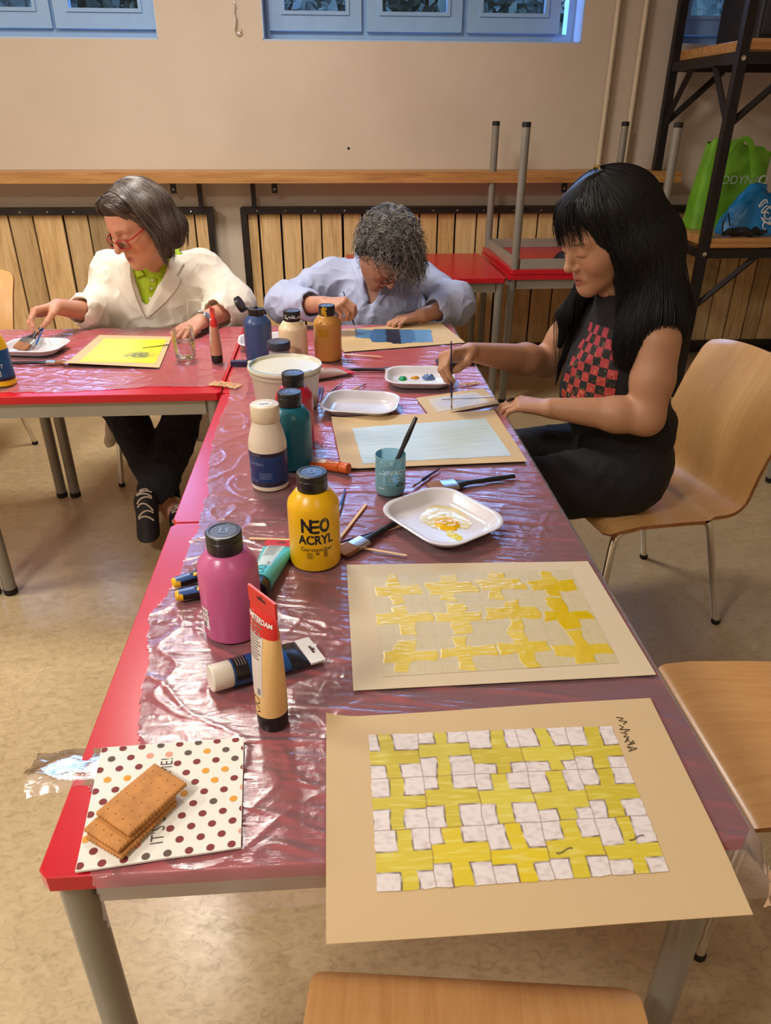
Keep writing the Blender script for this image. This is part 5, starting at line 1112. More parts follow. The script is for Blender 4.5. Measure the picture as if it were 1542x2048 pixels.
# ------------------------------------------------------------------ people
def shirt_mat(name,c,rough=.75,stripes=None,bump=.15,sheen=0):
    t=NT(name); v=t.coords(); n=t.noise(v,9,4); a=tuple(x*.94 for x in c); col=t.ramp(n,[(.3,a),(.7,c)])
    if stripes is not None:
        w=t.n.new('ShaderNodeTexWave'); w.bands_direction='X'; w.inputs['Scale'].default_value=stripes[1]; w.inputs['Distortion'].default_value=1.2; w.inputs['Detail'].default_value=1; w.inputs['Detail Scale'].default_value=.6
        t.link(v,w.inputs[0]); col=t.mix(t.math('MULTIPLY',w.outputs[1],.85),col,stripes[0])
    t.set(Base_Color=col,Roughness=rough); t.bump(t.noise(v,420,3),bump,.0006)
    if sheen: t.b.inputs['Sheen Weight'].default_value=sheen
    return t.m
M['skin']=skin_mat('skin')
M['coat']=shirt_mat('white_cotton_coat',rgb(236,228,212)); M['lime']=shirt_mat('lime_polo_cotton',rgb(168,192,26)); M['navy']=shirt_mat('navy_trouser_cloth',rgb(20,21,30),.85)
M['stripe']=shirt_mat('pale_blue_striped_cotton',rgb(206,212,232),.75,(rgb(120,138,190),70.0)); M['blackcloth']=shirt_mat('black_cloth',rgb(15,14,17),.85); M['blacktop']=shirt_mat('black_jersey',rgb(17,15,18),.9)
def fit_grip(Wp,target,f,n,side,curls,scale,thumb):
    """wrist moved so that index tip and thumb tip close on the brush at target"""
    o,_=hand(Sdf(),Wp,f,n,side,curls,scale,0,thumb); m=(o[0][3]+o[4][3])/2; return A3(Wp)+(A3(target)-m)
def seat_legs(S,hl,hr,kl,kr,al,ar,r=(.085,.062,.042),k=.03):
    for h,kn,an in ((hl,kl,al),(hr,kr,ar)): S.chain([h,kn,an],r,k)
def sneaker(parent,heel,toe,lab=None,z0=FZ):
    """laced trainer from heel to toe on the floor"""
    h=A3(heel); t_=A3(toe); d=unit(t_-h); L=np.linalg.norm(t_-h); s=unit(np.cross(d,A3(0,0,1))); up=A3(0,0,1); X=lambda a,b,c:h+d*a*L+s*b+up*c
    S=Sdf(); S.cone(X(.12,0,.038),X(.85,.0,.030),.034,.036,.02).cone(X(.12,0,.045),X(.30,0,.085),.034,.036,.03).cone(X(.30,0,.07),X(.72,0,.042),.034,.030,.03); S.ell(X(.5,0,-.03),(.4,.4,.032),None,.004,-1)
    sh=S.build('sneaker',.004,pm('sneaker_black_mesh',rgb(26,22,26),.7,var=.2,scale=90),parent)
    Z=Sdf(); Z.cone(X(.10,0,.014),X(.86,0,.014),.036,.039,.01); Z.ell(X(.5,0,.055),(.4,.4,.029),None,.003,-1).ell(X(.5,0,-.044),(.4,.4,.046),None,.003,-1); Z.build('rubber_sole',.004,pm('sole_rubber',rgb(206,196,178),.6),sh)
    b=MB()
    for i in range(6):
        a=.34+.065*i; O=np.array([X(a+.02*((-1)**i)*q_,q_*.026,.2) for q_ in np.linspace(-1,1,9)]); P=S.march(O,(0,0,-1),off=.002); b.tube([tuple(p) for p in P],.0032,6)
    O=np.array([X(.30+.03*math.cos(a_),.014*math.sin(a_)*(1+math.cos(a_)*.4),.2) for a_ in np.linspace(0,6,16)]); P=S.march(O,(0,0,-1),off=.005); b.tube([tuple(p) for p in P],.0028,6)
    b.build('laces',pm('lace_cotton',rgb(206,188,168),.8),sh); return sh
def glasses(H,parent,mat,y=.104,z=-.012,w=.052,h=.032,tilt=.12):
    b=MB(); W=lambda *p:tuple(H.W(*p))
    for q in (-1,1): b.tube([W(q*.0335+px*1.0,y-.010*(abs(q*.0335+px)/.06)**2+tilt*0,z+py-.0*px) for px,py in rrect(w,h,.010,4)]+[W(q*.0335+w/2,y-.010,z)][:0]+[W(q*.0335+rrect(w,h,.010,4)[0][0],y-.010*(abs(q*.0335+w/2)/.06)**2,z+rrect(w,h,.010,4)[0][1])],.0019*H.s,8)
    b.tube([W(-.0085,y-.001,z+.006),W(0,y+.003,z+.009),W(.0085,y-.001,z+.006)],.0019*H.s,8)
    for q in (-1,1): b.tube([W(q*.0595,y-.012,z+.010),W(q*.070,y-.022,z+.012),W(q*.0765,.045,z+.016),W(q*.0775,.0,.010),W(q*.078,-.022,-.002)],.0020*H.s,8)
    g=b.build('eyeglasses',mat,parent); l=MB()
    for q in (-1,1):
        pts=[W(q*.0335+px,y-.010*(abs(q*.0335+px)/.06)**2,z+py) for px,py in rrect(w,h,.010,4)]; l.add(pts,[tuple(range(len(pts)))])
    l.build('lenses',M['glass'],g,smooth=False); return g
def person(label): 
    t=thing('person',label,'person'); return t
# ================================================================== painter in the white coat
H1=Head((-.374,2.425,1.108),-43,25,-3,1.13,1.02,1.05); p1=person('older woman in a white coat and lime polo, red glasses, holding a wide brush')
RS,RE,RW=A3(-.56,2.615,.905),A3(-.585,2.50,.765),A3(-.690,2.315,.800); LS,LE,LW=A3(-.175,2.64,.905),A3(-.075,2.50,.775),A3(-.160,2.275,.782)
HIP=A3(-.37,2.68,.50); CH_=A3(-.37,2.60,.78); NB=A3(-.372,2.56,.955)
KR,KL,AR,AL=A3(-.50,2.24,.50),A3(-.235,2.22,.475),A3(-.30,1.99,.125),A3(-.385,1.93,.135)
S=Sdf(); H1.add(S); S.cone(H1.W(0,-.02,-.06),NB,.053,.058,.03); S.cone(NB+A3(-.15,.05,-.03),NB+A3(.15,.05,-.03),.05,.05,.05); S.ell(CH_,(.16,.11,.18),None,.05); S.ell(HIP+A3(0,0,.06),(.16,.13,.12),None,.05)
S.chain([LS,LE,LW],[.05,.044,.0285],.02); seat_legs(S,HIP+A3(.09,-.02,0),HIP+A3(-.09,-.02,0),KL,KR,AL,AR,(.075,.05,.033))
G1=A3(-.700,2.138,.793); GA=((-.62,-.62,-.05),(.25,-.35,-.9),1,[(40,42,24),(46,48,26),(44,48,24),(40,45,24)],1.02); TH_=[(.045,.040,.026),(.070,.034,.046),(.094,.020,.060)]
RW=fit_grip(RW,G1,*GA,TH_); S.chain([RS,RE,RW],[.05,.043,.0285],.02)
jr,tips_r=hand(S,RW,*GA,.05,TH_)
jl,tips_l=hand(S,LW,(-.42,-.86,-.14),(-.25,.0,-1),-1,[(18,38,20),(18,40,20),(22,42,20),(26,40,20)],1.0,.08)
M1=H1
S.build('body',.0030,M['skin'],p1,lambda V:H1.tint(V,rgb(204,146,118),rgb(164,84,76),rgb(120,96,80),tips_r+tips_l,rgb(224,176,154),.5))
# trousers, coat, polo
T_=Sdf(); T_.ell(HIP+A3(0,.0,.03),(.185,.155,.12),None,.05); seat_legs(T_,HIP+A3(.095,-.02,.005),HIP+A3(-.095,-.02,.005),KL,KR,AL,AR,(.098,.083,.058)); T_.post=cloth_post(.006,9,2); T_.cone(AL+(AL-KL)*.02,AL+(AL-KL)*.4,.09,.09,.004,-1).cone(AR+(AR-KR)*.02,AR+(AR-KR)*.4,.09,.09,.004,-1); T_.build('trousers',.005,M['navy'],p1)
Pz=Sdf(); Pz.cone(NB+A3(-.14,.05,-.035),NB+A3(.14,.05,-.035),.058,.058,.05); Pz.ell(CH_,(.172,.125,.19),None,.05); Pz.ell(HIP+A3(0,0,.10),(.17,.145,.12),None,.05); Pz.cone(NB+A3(0,.005,.0),NB+A3(0,.0,.045),.066,.064,.02)
Pz.cone(NB+A3(.006,-.07,-.10),H1.W(0,.05,-.16),.012,.062,.012,-1).cone(NB+A3(0,0,.02),H1.W(0,0,-.05),.056,.06,.006,-1); Pz.post=cloth_post(.003,12,5); pz=Pz.build('polo_shirt',.004,M['lime'],p1)
Ct=Sdf(); Ct.cone(NB+A3(-.17,.055,-.05),NB+A3(.17,.055,-.05),.072,.072,.05); Ct.ell(CH_+A3(0,-.005,0),(.198,.15,.20),None,.05); Ct.ell(HIP+A3(0,0,.10),(.20,.17,.15),None,.06)
re2=RE+(RW-RE)*.38; le2=LE+(LW-LE)*.30
Ct.chain([RS+A3(.02,.0,-.01),RE+A3(0,.015,.01),re2],[.088,.080,.066],.05); Ct.chain([LS+A3(-.02,0,-.01),LE+A3(.005,.015,.01),le2],[.088,.084,.072],.05)
# coat tails hanging below the seat
Ct.chain([HIP+A3(.16,-.08,.08),A3(-.20,2.38,.50),A3(-.165,2.27,.42)],[.07,.055,.03],.05); Ct.chain([HIP+A3(-.16,-.05,.08),A3(-.565,2.46,.48),A3(-.60,2.36,.27)],[.07,.04,.02],.05)
Ct.chain([HIP+A3(.13,-.06,.06),KL+A3(.02,.03,.022)],[.115,.098],.04); Ct.ell(A3(-.375,2.31,.42),(.065,.2,.22),None,.02,-1); Ct.cone(KL+A3(.02,.03,.022),KL+A3(.0,.01,-.06),.098,.099,.03); Ct.cone(KL+A3(-.02,-.06,-.205),KL+A3(-.05,-.10,-.4),.09,.12,.02,-1)
Ct.cone(RE+(RW-RE)*.44,RW+(RW-RE)*.25,.050,.050,.006,-1).cone(LE+(LW-LE)*.36,LW+(LW-LE)*.25,.056,.056,.006,-1)
Vb=A3(-.405,2.42,.755); Ct.cone(Vb,NB+A3(.0,-.09,.02),.006,.095,.012,-1).cone(Vb+A3(0,.06,0),NB+A3(0,-.01,.06),.006,.095,.012,-1)
def folds(P,d):
    a=np.exp(-((P[:,0]-LE[0])**2+(P[:,2]-.80)**2)/.012)+np.exp(-((P[:,0]-RE[0])**2+(P[:,2]-.80)**2)/.012)
    b=np.sin((P[:,2]*.6+P[:,0]*.9)*95+4*pn(P[:,0]*6,P[:,1]*6,P[:,2]*6))*.0032*a
    v=np.sin(P[:,0]*62+3*pn(P[:,0]*4,P[:,1]*4,P[:,2]*3))*.0028*np.clip((.95-P[:,2])/.15,0,1)*np.clip((P[:,2]-.5)/.2,0,1)
    return d-b-v
Ct.post=cloth_post(.007,7.5,11,extra=folds); ct=Ct.build('white_coat',.0042,M['coat'],p1)
fy=lambda x,z:(x,2.2,z)
Vt=(NB[0],NB[2])
def lapel(sx,name):
    top=A3(NB[0]+sx*.078,0,.972); bot=A3(-.402,0,.757)
    def o(u,v):
        e=bot+(top-bot)*v; wd=.062*math.sin(min(1,v*1.15)*PI*.5)**.8*(1-.45*max(0,(v-.72)/.28)) if v<.80 else .062*.62+.012*(v-.8)/.2
        x=e[0]+sx*(.010*math.sin(v*PI)+u*wd); z=e[2]-u*.022*(1 if v>.6 else v/.6); return fy(x,z)
    return patch(Ct,None,o,(0,1,0),10,22,.0045,M['coat'],name,ct,.003)
lapel(1,'lapel'); lapel(-1,'lapel')
o=patch(Ct,None,lambda u,v:fy(-.245+.085*u,.735+.085*v-.004*math.sin(u*PI)*(v>.9)),(0,1,0),14,14,.003,M['coat'],'chest_pocket',ct,.002)
def pol(sx):
    def o(u,v): e=A3(NB[0]+sx*.018,0,.905)*(1-v)+A3(NB[0]+sx*.078,0,.985)*v; return fy(e[0]+sx*(.004+.034*u),e[2]-.012*u+.006)
    return patch(Pz,None,o,(0,1,0),8,14,.006,M['lime'],'polo_collar',pz,.003)
pol(1); pol(-1)
patch(Pz,None,lambda u,v:fy(NB[0]-.012+.034*u-.022*(1-v),.80+.10*v),(0,1,0),6,18,.0035,M['lime'],'button_placket',pz,.002)
O=np.array([fy(NB[0]+.006-.022*(1-v),.80+.10*v) for v in (.28,.62,.93)]); P=Pz.march(O,(0,1,0),off=.005); G=Pz.grad(P)
for p,g in zip(P,G): b=MB(); disc_at(b,p,g,.0048,.002); b.build('polo_button',WHITEINK,pz)
sneaker(p1,AL+A3(.006,.045,0)*A3(1,1,0)+A3(0,0,FZ),A3(-.352,1.795,FZ)); sneaker(p1,A3(-.275,2.04,FZ),A3(-.245,1.80,FZ))
# hair
Hr=Sdf(); W=H1.W; k=H1.s
Hr.ell(W(0,-.022,.040),A3(.084,.104,.092)*k,H1.R,.03)
for q in (-1,1): Hr.chain([W(q*.070,-.015,.05),W(q*.082,-.012,-.04),W(q*.080,.0,-.105)],[.030*k,.028*k,.014*k],.03); Hr.chain([W(q*.05,-.075,.03),W(q*.058,-.08,-.05),W(q*.05,-.075,-.10)],[.04*k,.036*k,.020*k],.04); Hr.chain([W(q*.068,-.03,-.02),W(q*.07,-.05,-.09)],[.03*k,.018*k],.04)
Hr.chain([W(-.045,.052,.090),W(.0,.060,.094),W(.045,.052,.090)],[.020*k,.020*k,.020*k],.03)
Hr.ell(W(0,.098,.0),A3(.056,.055,.074)*k,H1.R,.012,-1).ell(W(0,.07,-.10),A3(.060,.06,.07)*k,H1.R,.012,-1)
M['hair1']=hair_mat('greying_brown_hair',rgb(52,44,40),rgb(124,110,100),.38)
Hr.build('hair',.0045,hair_base('brown_hair_mass',rgb(44,37,34),rgb(86,75,68),.75),p1,None); hr1=bpy.data.objects[p1.children[-1].name]
g=np.random.default_rng(3); N=2400; th=g.uniform(0,2*PI,N); rr=g.uniform(.0,1,N)**.6
roots=np.array([W(.07*r*math.cos(a),-.01+.09*r*math.sin(a),.14-.05*r) for a,r in zip(th,rr)])
def fl1(P,i): q=H1.L(P); o=np.stack([q[:,0]*1.0,np.where(q[:,1]>.03,-.07,q[:,1])*.8,0*q[:,0]-.03-.004*i],1); o[:,2]-=.02; fr_=(q[:,1]>.0)&(q[:,2]>-.02); return o@H1.R.T*np.where(fr_,1.,max(0,1-i/11))[:,None]+A3(0,0,-1)*np.where(fr_,.03,.02+.006*i)[:,None]
paths=comb(Hr,roots,fl1,g.uniform(.0095,.0135,N)*1.05,22,.0015+g.uniform(0,.003,N),.0006,1,.3)
q=np.stack([H1.L(paths[:,i]) for i in range(paths.shape[1])],1); bad=((np.abs(q[...,0])<.047)&(q[...,1]>.055)&(q[...,2]<.075)).any(1); paths=paths[~bad]
strands('hair_strands',paths,np.linspace(.0014,.0005,22),M['hair1'],hr1,g.beta(1.6,2.2,len(paths)))
b=MB(); P=np.array([H1.W(.12*math.cos(a),.052-.02*math.sin(a),.035+.12*math.sin(a)) for a in np.linspace(.35,PI-.35,26)]); P=Hr.project(P,.003); b.tube([tuple(p) for p in P],.0048,8,flat=.5); b.build('headband',pm('black_gloss',rgb(12,12,14),.12),p1)
glasses(H1,p1,pm('red_spectacle_frame',rgb(176,22,44),.2),.106,-.012,.050,.031)
b=MB(); d=unit(LW-LE); C0=LW-d*.006; u=unit(np.cross(d,A3(0,0,1))); w=np.cross(u,d)
b.tube([tuple(C0+u*.0315*math.cos(a)+w*.0315*math.sin(a)) for a in np.linspace(0,2*PI,28)],.0075,8,False,flat=.3,up=tuple(d)); wt=b.build('watch_strap',pm('steel_strap_metal',rgb(150,150,150),.25,.9),p1)
b=MB(); nrm=unit(-u*.75+w*.65+0*d); nrm=nrm if nrm[1]<.4 else -nrm; disc_at(b,C0+nrm*.030,nrm,.0155,.007); b.build('watch_case',M['chrome'],wt)
b=MB(); disc_at(b,C0+nrm*.0375,nrm,.0125,.0008); b.build('watch_dial',pm('watch_dial_blue',rgb(110,130,150),.2),wt)
# brushes in her hand
tip=A3(-.742,2.035,.7535); grip=(jr[0][3]+jr[4][3])/2
place(flat_brush('wide flat brush with brown bristles held over the plate by the white coat',.185,.026,.034,.026,'handleblue' if 0 else 'handleblack'),tuple(tip+unit(G1-tip)*.185),tuple(tip),rad(-10))
place(round_brush('thin blue brush held together with the wide brush',.16,.0032,'handleblue'),tuple(A3(-.688,2.002,.7515)+unit(G1+A3(.012,-.004,0)-A3(-.688,2.002,.7515))*.17),(-.688,2.002,.7515))
# ================================================================== curly haired painter
H2=Head((.545,2.455,.990),36,57,8,1.07,1.0,.95); p2=person('curly grey haired woman in a pale striped shirt bending over a blue painting')
RS,RE,RW=A3(.315,2.70,.865),A3(.150,2.49,.785),A3(.318,2.285,.785); LS,LE,LW=A3(.735,2.70,.845),A3(.835,2.50,.775),A3(.680,2.345,.777)
HIP=A3(.52,2.86,.50); CH_=A3(.525,2.66,.74); NB=A3(.525,2.59,.90)
S=Sdf(); H2.add(S); S.cone(H2.W(0,-.02,-.06),NB,.05,.057,.03); S.cone(NB+A3(-.15,.07,-.03),NB+A3(.15,.07,-.04),.05,.05,.05); S.ell(CH_,(.155,.10,.17),None,.05); S.cone(CH_,HIP+A3(0,0,.05),.12,.13,.05)
S.chain([LS,LE,LW],[.048,.042,.0275],.02); seat_legs(S,HIP+A3(.09,-.02,0),HIP+A3(-.09,-.02,0),A3(.62,2.42,.50),A3(.42,2.42,.50),A3(.62,2.46,.12),A3(.42,2.46,.12),(.075,.05,.033)); 
for x in (.62,.42): S.cone((x,2.46,.075),(x,2.30,.065),.032,.026,.02)
BT=A3(.424,2.195,.745); BG=A3(.404,2.222,.808)
RW=fit_grip(RW,BG,(.80,-.58,.10),(.25,.30,-.92),1,[(42,55,30),(52,62,34),(60,66,34),(64,66,34)],1.0,[(.050,.036,.028),(.076,.022,.044),(.094,.004,.052)])
S.chain([RS,RE,RW],[.048,.042,.0275],.02)
jr,tips_r=hand(S,RW,(.80,-.58,.10),(.25,.30,-.92),1,[(42,55,30),(52,62,34),(60,66,34),(64,66,34)],1.0,.0,[(.050,.036,.028),(.076,.022,.044),(.094,.004,.052)])
jl,tips_l=hand(S,LW,(-.93,-.30,-.10),(0.05,-.1,-1),-1,[(16,40,24),(18,42,24),(20,44,24),(24,44,24)],1.0,.10)
S.build('body',.0030,M['skin'],p2,lambda V:H2.tint(V,rgb(192,140,112),rgb(160,86,76),rgb(80,66,58),tips_r+tips_l,rgb(216,166,142),.6))
T_=Sdf(); T_.ell(HIP+A3(0,.0,.03),(.18,.15,.11),None,.05); seat_legs(T_,HIP+A3(.095,-.02,.005),HIP+A3(-.095,-.02,.005),A3(.62,2.42,.50),A3(.42,2.42,.50),A3(.62,2.46,.12),A3(.42,2.46,.12),(.095,.075,.055)); T_.post=cloth_post(.005,9,3); T_.build('trousers',.006,M['navy'],p2)
Sh=Sdf(); Sh.cone(NB+A3(-.17,.09,-.045),NB+A3(.17,.09,-.055),.072,.070,.05); Sh.ell(CH_,(.185,.14,.19),None,.06); Sh.cone(CH_+A3(0,.02,0),HIP+A3(0,0,.10),.165,.17,.06); Sh.cone(NB+A3(0,.03,-.02),NB+A3(0,.0,.03),.075,.070,.03)
re2=RE+(RW-RE)*.62; le2=LE+(LW-LE)*.52
Sh.chain([RS+A3(.015,0,-.01),RE+A3(0,.01,.008),re2],[.082,.072,.058],.05); Sh.chain([LS+A3(-.015,0,-.01),LE+A3(0,.01,.010),le2],[.082,.076,.060],.05)
Sh.cone(RE+(RW-RE)*.68,RW+(RW-RE)*.2,.046,.046,.006,-1).cone(LE+(LW-LE)*.58,LW+(LW-LE)*.2,.048,.048,.006,-1)
Vb=A3(.475,2.50,.755); Sh.cone(Vb,NB+A3(-.015,-.08,.01),.012,.072,.012,-1).cone(Vb+A3(.01,.035,.0),NB+A3(-.01,-.02,.05),.012,.068,.012,-1)
def folds2(P,d):
    a=np.exp(-((P[:,0]-LE[0])**2+(P[:,2]-.80)**2)/.014)+np.exp(-((P[:,0]-RE[0])**2+(P[:,2]-.80)**2)/.014)
    return d-np.sin((P[:,2]*.8+np.abs(P[:,0]-.5)*.8)*90+4*pn(P[:,0]*6,P[:,1]*6,P[:,2]*6))*.0034*a
Sh.post=cloth_post(.0075,8,21,extra=folds2); sh=Sh.build('striped_shirt',.0042,M['stripe'],p2)
def col2_(sx):
    def o(u,v): e=A3(.487+.02*(sx>0),0,.80)*(1-v)+A3(NB[0]+sx*.072,0,.945)*v; return (e[0]+sx*(.002+u*.040*(.35+.65*v)),2.25,e[2]-.012*u)
    return patch(Sh,None,o,(0,1,0),9,22,.006,M['stripe'],'shirt_collar',sh,.003)
col2_(-1); col2_(1)
patch(Sh,None,lambda u,v:(.63+.075*u,2.25,.745+.075*v),(0,1,0),12,12,.003,M['stripe'],'chest_pocket',sh,.002)
W=H2.W; k=H2.s; Hr=Sdf(); Hr.ell(W(0,-.025,.045),A3(.086,.104,.092)*k,H2.R,.03)
for q in (-1,1): Hr.cone(W(q*.072,-.02,.05),W(q*.078,-.035,-.03),.030*k,.022*k,.03)
Hr.cone(W(-.03,.055,.095),W(.05,.055,.085),.028*k,.028*k,.03); Hr.ell(W(0,.112,-.005),A3(.06,.062,.07)*k,H2.R,.012,-1)
M['hair2']=hair_mat('curly_silver_hair',rgb(22,22,25),rgb(206,200,192),.35); Hr.build('hair',.005,hair_base('dark_grey_hair_mass',rgb(24,24,26),rgb(60,58,58)),p2); hr2=p2.children[-1]
g=np.random.default_rng(9); N=4200; D=g.normal(size=(N*3,3)); D/=np.linalg.norm(D,axis=1)[:,None]
D=D[((D[:,2]>-.15)|(D[:,1]<-.1)|((D[:,0]<-.55)&(D[:,2]>-.45)))&~((D[:,1]>.45)&(D[:,2]<.38)&(D[:,0]>-.6))][:N]; N=len(D)
base=np.array([W(.078*a,-.025+.098*b,.045+.086*c) for a,b,c in D]); nrm=unit_rows=(D@H2.R.T); K=26; s=np.linspace(0,1,K)
Ln=g.uniform(.035,.088,N)*k; turns=g.uniform(2.0,4.2,N); cr=g.uniform(.005,.0105,N); ph=g.uniform(0,6.28,N)
dr=nrm*.62+g.normal(size=(N,3))*.35; dr/=np.linalg.norm(dr,axis=1)[:,None]; ax1=np.cross(dr,A3(.3,.5,.8)); ax1/=np.linalg.norm(ax1,axis=1)[:,None]; ax2=np.cross(dr,ax1)
ang=ph[:,None]+turns[:,None]*2*PI*s[None]; env=np.minimum(1,s*4)[None,:,None]
paths=base[:,None]+dr[:,None]*(Ln[:,None]*s[None]*(1-.25*s[None]))[...,None]+(ax1[:,None]*np.cos(ang)[...,None]+ax2[:,None]*np.sin(ang)[...,None])*(cr[:,None,None]*env)+A3(0,-.15,-1)*(.030*s**2)[None,:,None]
front=(D[:,1]>.2)&(D[:,2]>.3); paths[front]+=(H2.R@A3(-.25,.5,-.8))[None,None]*(.034*s**1.5)[None,:,None]; sl=(D[:,0]<-.35)&(D[:,1]>-.2); paths[sl]+=A3(0,-.2,-1)[None,None]*(.035*s**1.5)[None,:,None]
strands('hair_curls',paths,np.linspace(.0011,.0006,K),M['hair2'],hr2,np.clip(g.beta(.7,1.6,N)+.12*(D[:,2]>.2)*g.random(N),0,1))
glasses(H2,p2,pm('brown_spectacle_frame',rgb(120,44,26),.25),.104,-.006,.050,.034)
place(round_brush('thin black brush held by the curly haired painter over the blue bands',.165,.0032,'handleblack'),tuple(BT+unit(A3(.378,2.255,.885)-BT)*.165),tuple(BT))
# ================================================================== young woman in black
H3=Head((1.036,1.435,1.196),-74,27,0,1.10,1.03,.80,1.0); p3=person('young woman with long black hair and black sleeveless top painting with a thin brush')
LS,LE,LW=A3(1.168,1.285,.955),A3(1.150,1.240,.765),A3(.912,1.305,.772); RS,RE,RW=A3(1.075,1.615,.945),A3(.995,1.66,.790),A3(.762,1.455,.838)
HIP=A3(1.185,1.425,.525); CH_=A3(1.125,1.44,.82); NB=A3(1.118,1.44,1.005)
S=Sdf(); H3.add(S); S.cone(H3.W(0,-.022,-.06),NB,.050,.056,.03); S.cone(LS+A3(-.02,.04,.0),RS+A3(.02,-.04,0),.05,.05,.05); S.ell(CH_,(.10,.145,.17),None,.05); S.cone(CH_,HIP+A3(0,0,.05),.11,.13,.05)
S.chain([LS,LS+(LE-LS)*.5,LE,LE+(LW-LE)*.3,LW],[.056,.054,.046,.046,.0275],.02);
HL,HR=HIP+A3(-.02,-.09,0),HIP+A3(-.02,.09,0); KL,KR,AL,AR=A3(.79,1.31,.52),A3(.79,1.53,.52),A3(.83,1.30,.12),A3(.83,1.54,.12)
seat_legs(S,HL,HR,KL,KR,AL,AR,(.078,.05,.033))
for y in (1.30,1.54): S.cone((.84,y,.075),(.68,y,.065),.032,.026,.02)
BP=A3(.650,1.372,.842)
RW=fit_grip(RW,BP,(-.80,-.50,.05),(.10,-.42,-.90),1,[(50,48,26),(56,52,30),(60,56,30),(64,56,30)],1.02,[(.045,.036,.026),(.074,.028,.040),(.098,.016,.046)])
S.chain([RS,RS+(RE-RS)*.5,RE,RE+(RW-RE)*.3,RW],[.054,.052,.045,.046,.0265],.02)
jr,tips_r=hand(S,RW,(-.80,-.50,.05),(.10,-.42,-.90),1,[(50,48,26),(56,52,30),(60,56,30),(64,56,30)],1.02,.0,[(.045,.036,.026),(.074,.028,.040),(.098,.016,.046)])
jl,tips_l=hand(S,LW,(-.86,.46,-.02),(.08,.05,-1),-1,[(22,30,18),(22,34,20),(24,36,20),(26,36,20)],1.02,.06)
S.build('body',.0030,M['skin'],p3,lambda V:H3.tint(V,rgb(178,130,98),rgb(150,60,64),rgb(40,28,26),tips_r+tips_l,rgb(96,84,84),.35))
T_=Sdf(); T_.ell(HIP+A3(0,0,.045),(.135,.172,.135),None,.05); seat_legs(T_,HL+A3(0,0,.012),HR+A3(0,0,.012),KL,KR,AL,AR,(.105,.085,.06)); T_.post=cloth_post(.006,8,7); T_.build('trousers',.005,M['blackcloth'],p3)
for y in (1.30,1.54):
    Q=Sdf(); Q.cone((.84,y,.078),(.68,y,.068),.038,.032,.02); Q.build('shoe',.005,M['blackpl'],p3)
Tp=Sdf(); Tp.cone(LS+A3(-.02,.035,.012),RS+A3(.02,-.035,.012),.060,.060,.05); Tp.ell(CH_+A3(.005,0,0),(.128,.168,.19),None,.05); Tp.cone(CH_+A3(.0,0,-.05),HIP+A3(-.01,0,.13),.135,.145,.05); Tp.cone(NB+A3(0,0,-.02),NB+A3(-.005,0,.03),.068,.064,.03)
Tp.cone(LS+A3(.008,-.065,.02),LE+A3(.01,-.07,0),.060,.062,.02,-1).cone(RS+A3(.0,.065,.02),RE+A3(0,.07,0),.060,.06,.02,-1); Tp.cone(NB+A3(-.02,0,.05),H3.W(0,0,-.03),.05,.062,.006,-1)
Tp.post=cloth_post(.0055,8,31); tp=Tp.build('sleeveless_top',.004,M['blacktop'],p3)
# printed check panel on the chest
t=NT('check_print'); uv=t.n.new('ShaderNodeAttribute'); uv.attribute_name='puv'; sp=t.n.new('ShaderNodeSeparateXYZ'); t.link(uv.outputs['Vector'],sp.inputs[0])
ck=t.n.new('ShaderNodeTexChecker'); mp=t.n.new('ShaderNodeMapping'); mp.inputs['Scale'].default_value=(7,11,1); wz=t.noise(uv.outputs['Vector'],14,3); t.link(uv.outputs['Vector'],mp.inputs[0]); t.link(mp.outputs[0],ck.inputs[0]); ck.inputs['Scale'].default_value=1
red=t.mix(sp.outputs[1],rgb(168,58,34),rgb(150,40,62)); ck.inputs[1].default_value=(*rgb(16,12,14),1); t.link(red,ck.inputs[2])
mp2=t.n.new('ShaderNodeMapping'); mp2.inputs['Scale'].default_value=(36,22,1); t.link(uv.outputs['Vector'],mp2.inputs[0]); n2=t.noise(mp2.outputs[0],1.0,3,.6,.8); st=t.ramp(n2,[(.60,(0,0,0)),(.66,(1,1,1))]); fade=t.math('SUBTRACT',1.0,t.math('MULTIPLY',sp.outputs[1],.85),True)
t.set(Base_Color=t.mix(t.math('MULTIPLY',st,fade),ck.outputs[0],rgb(206,180,92)),Roughness=.8); M['check']=t.m
nu,nv=50,64; u,v=np.meshgrid(np.linspace(0,1,nu),np.linspace(0,1,nv)); cpt=CH_+A3(0,-.0,-.02)
ang=rad(-178)+u*rad(70); O=np.stack([cpt[0]+.30*np.cos(ang),cpt[1]+.30*np.sin(ang),.712+.258*v],-1).reshape(-1,3); Dd=np.stack([-np.cos(ang),-np.sin(ang),0*u],-1).reshape(-1,3)
P=Tp.march(O,Dd,off=.0018).reshape(nv,nu,3); o=npgrid_mesh('check_print_panel',P,M['check'],tp); a=o.data.attributes.new('puv','FLOAT_VECTOR','POINT'); a.data.foreach_set('vector',np.stack([u,v,0*u],-1).reshape(-1,3).astype(np.float32).ravel())
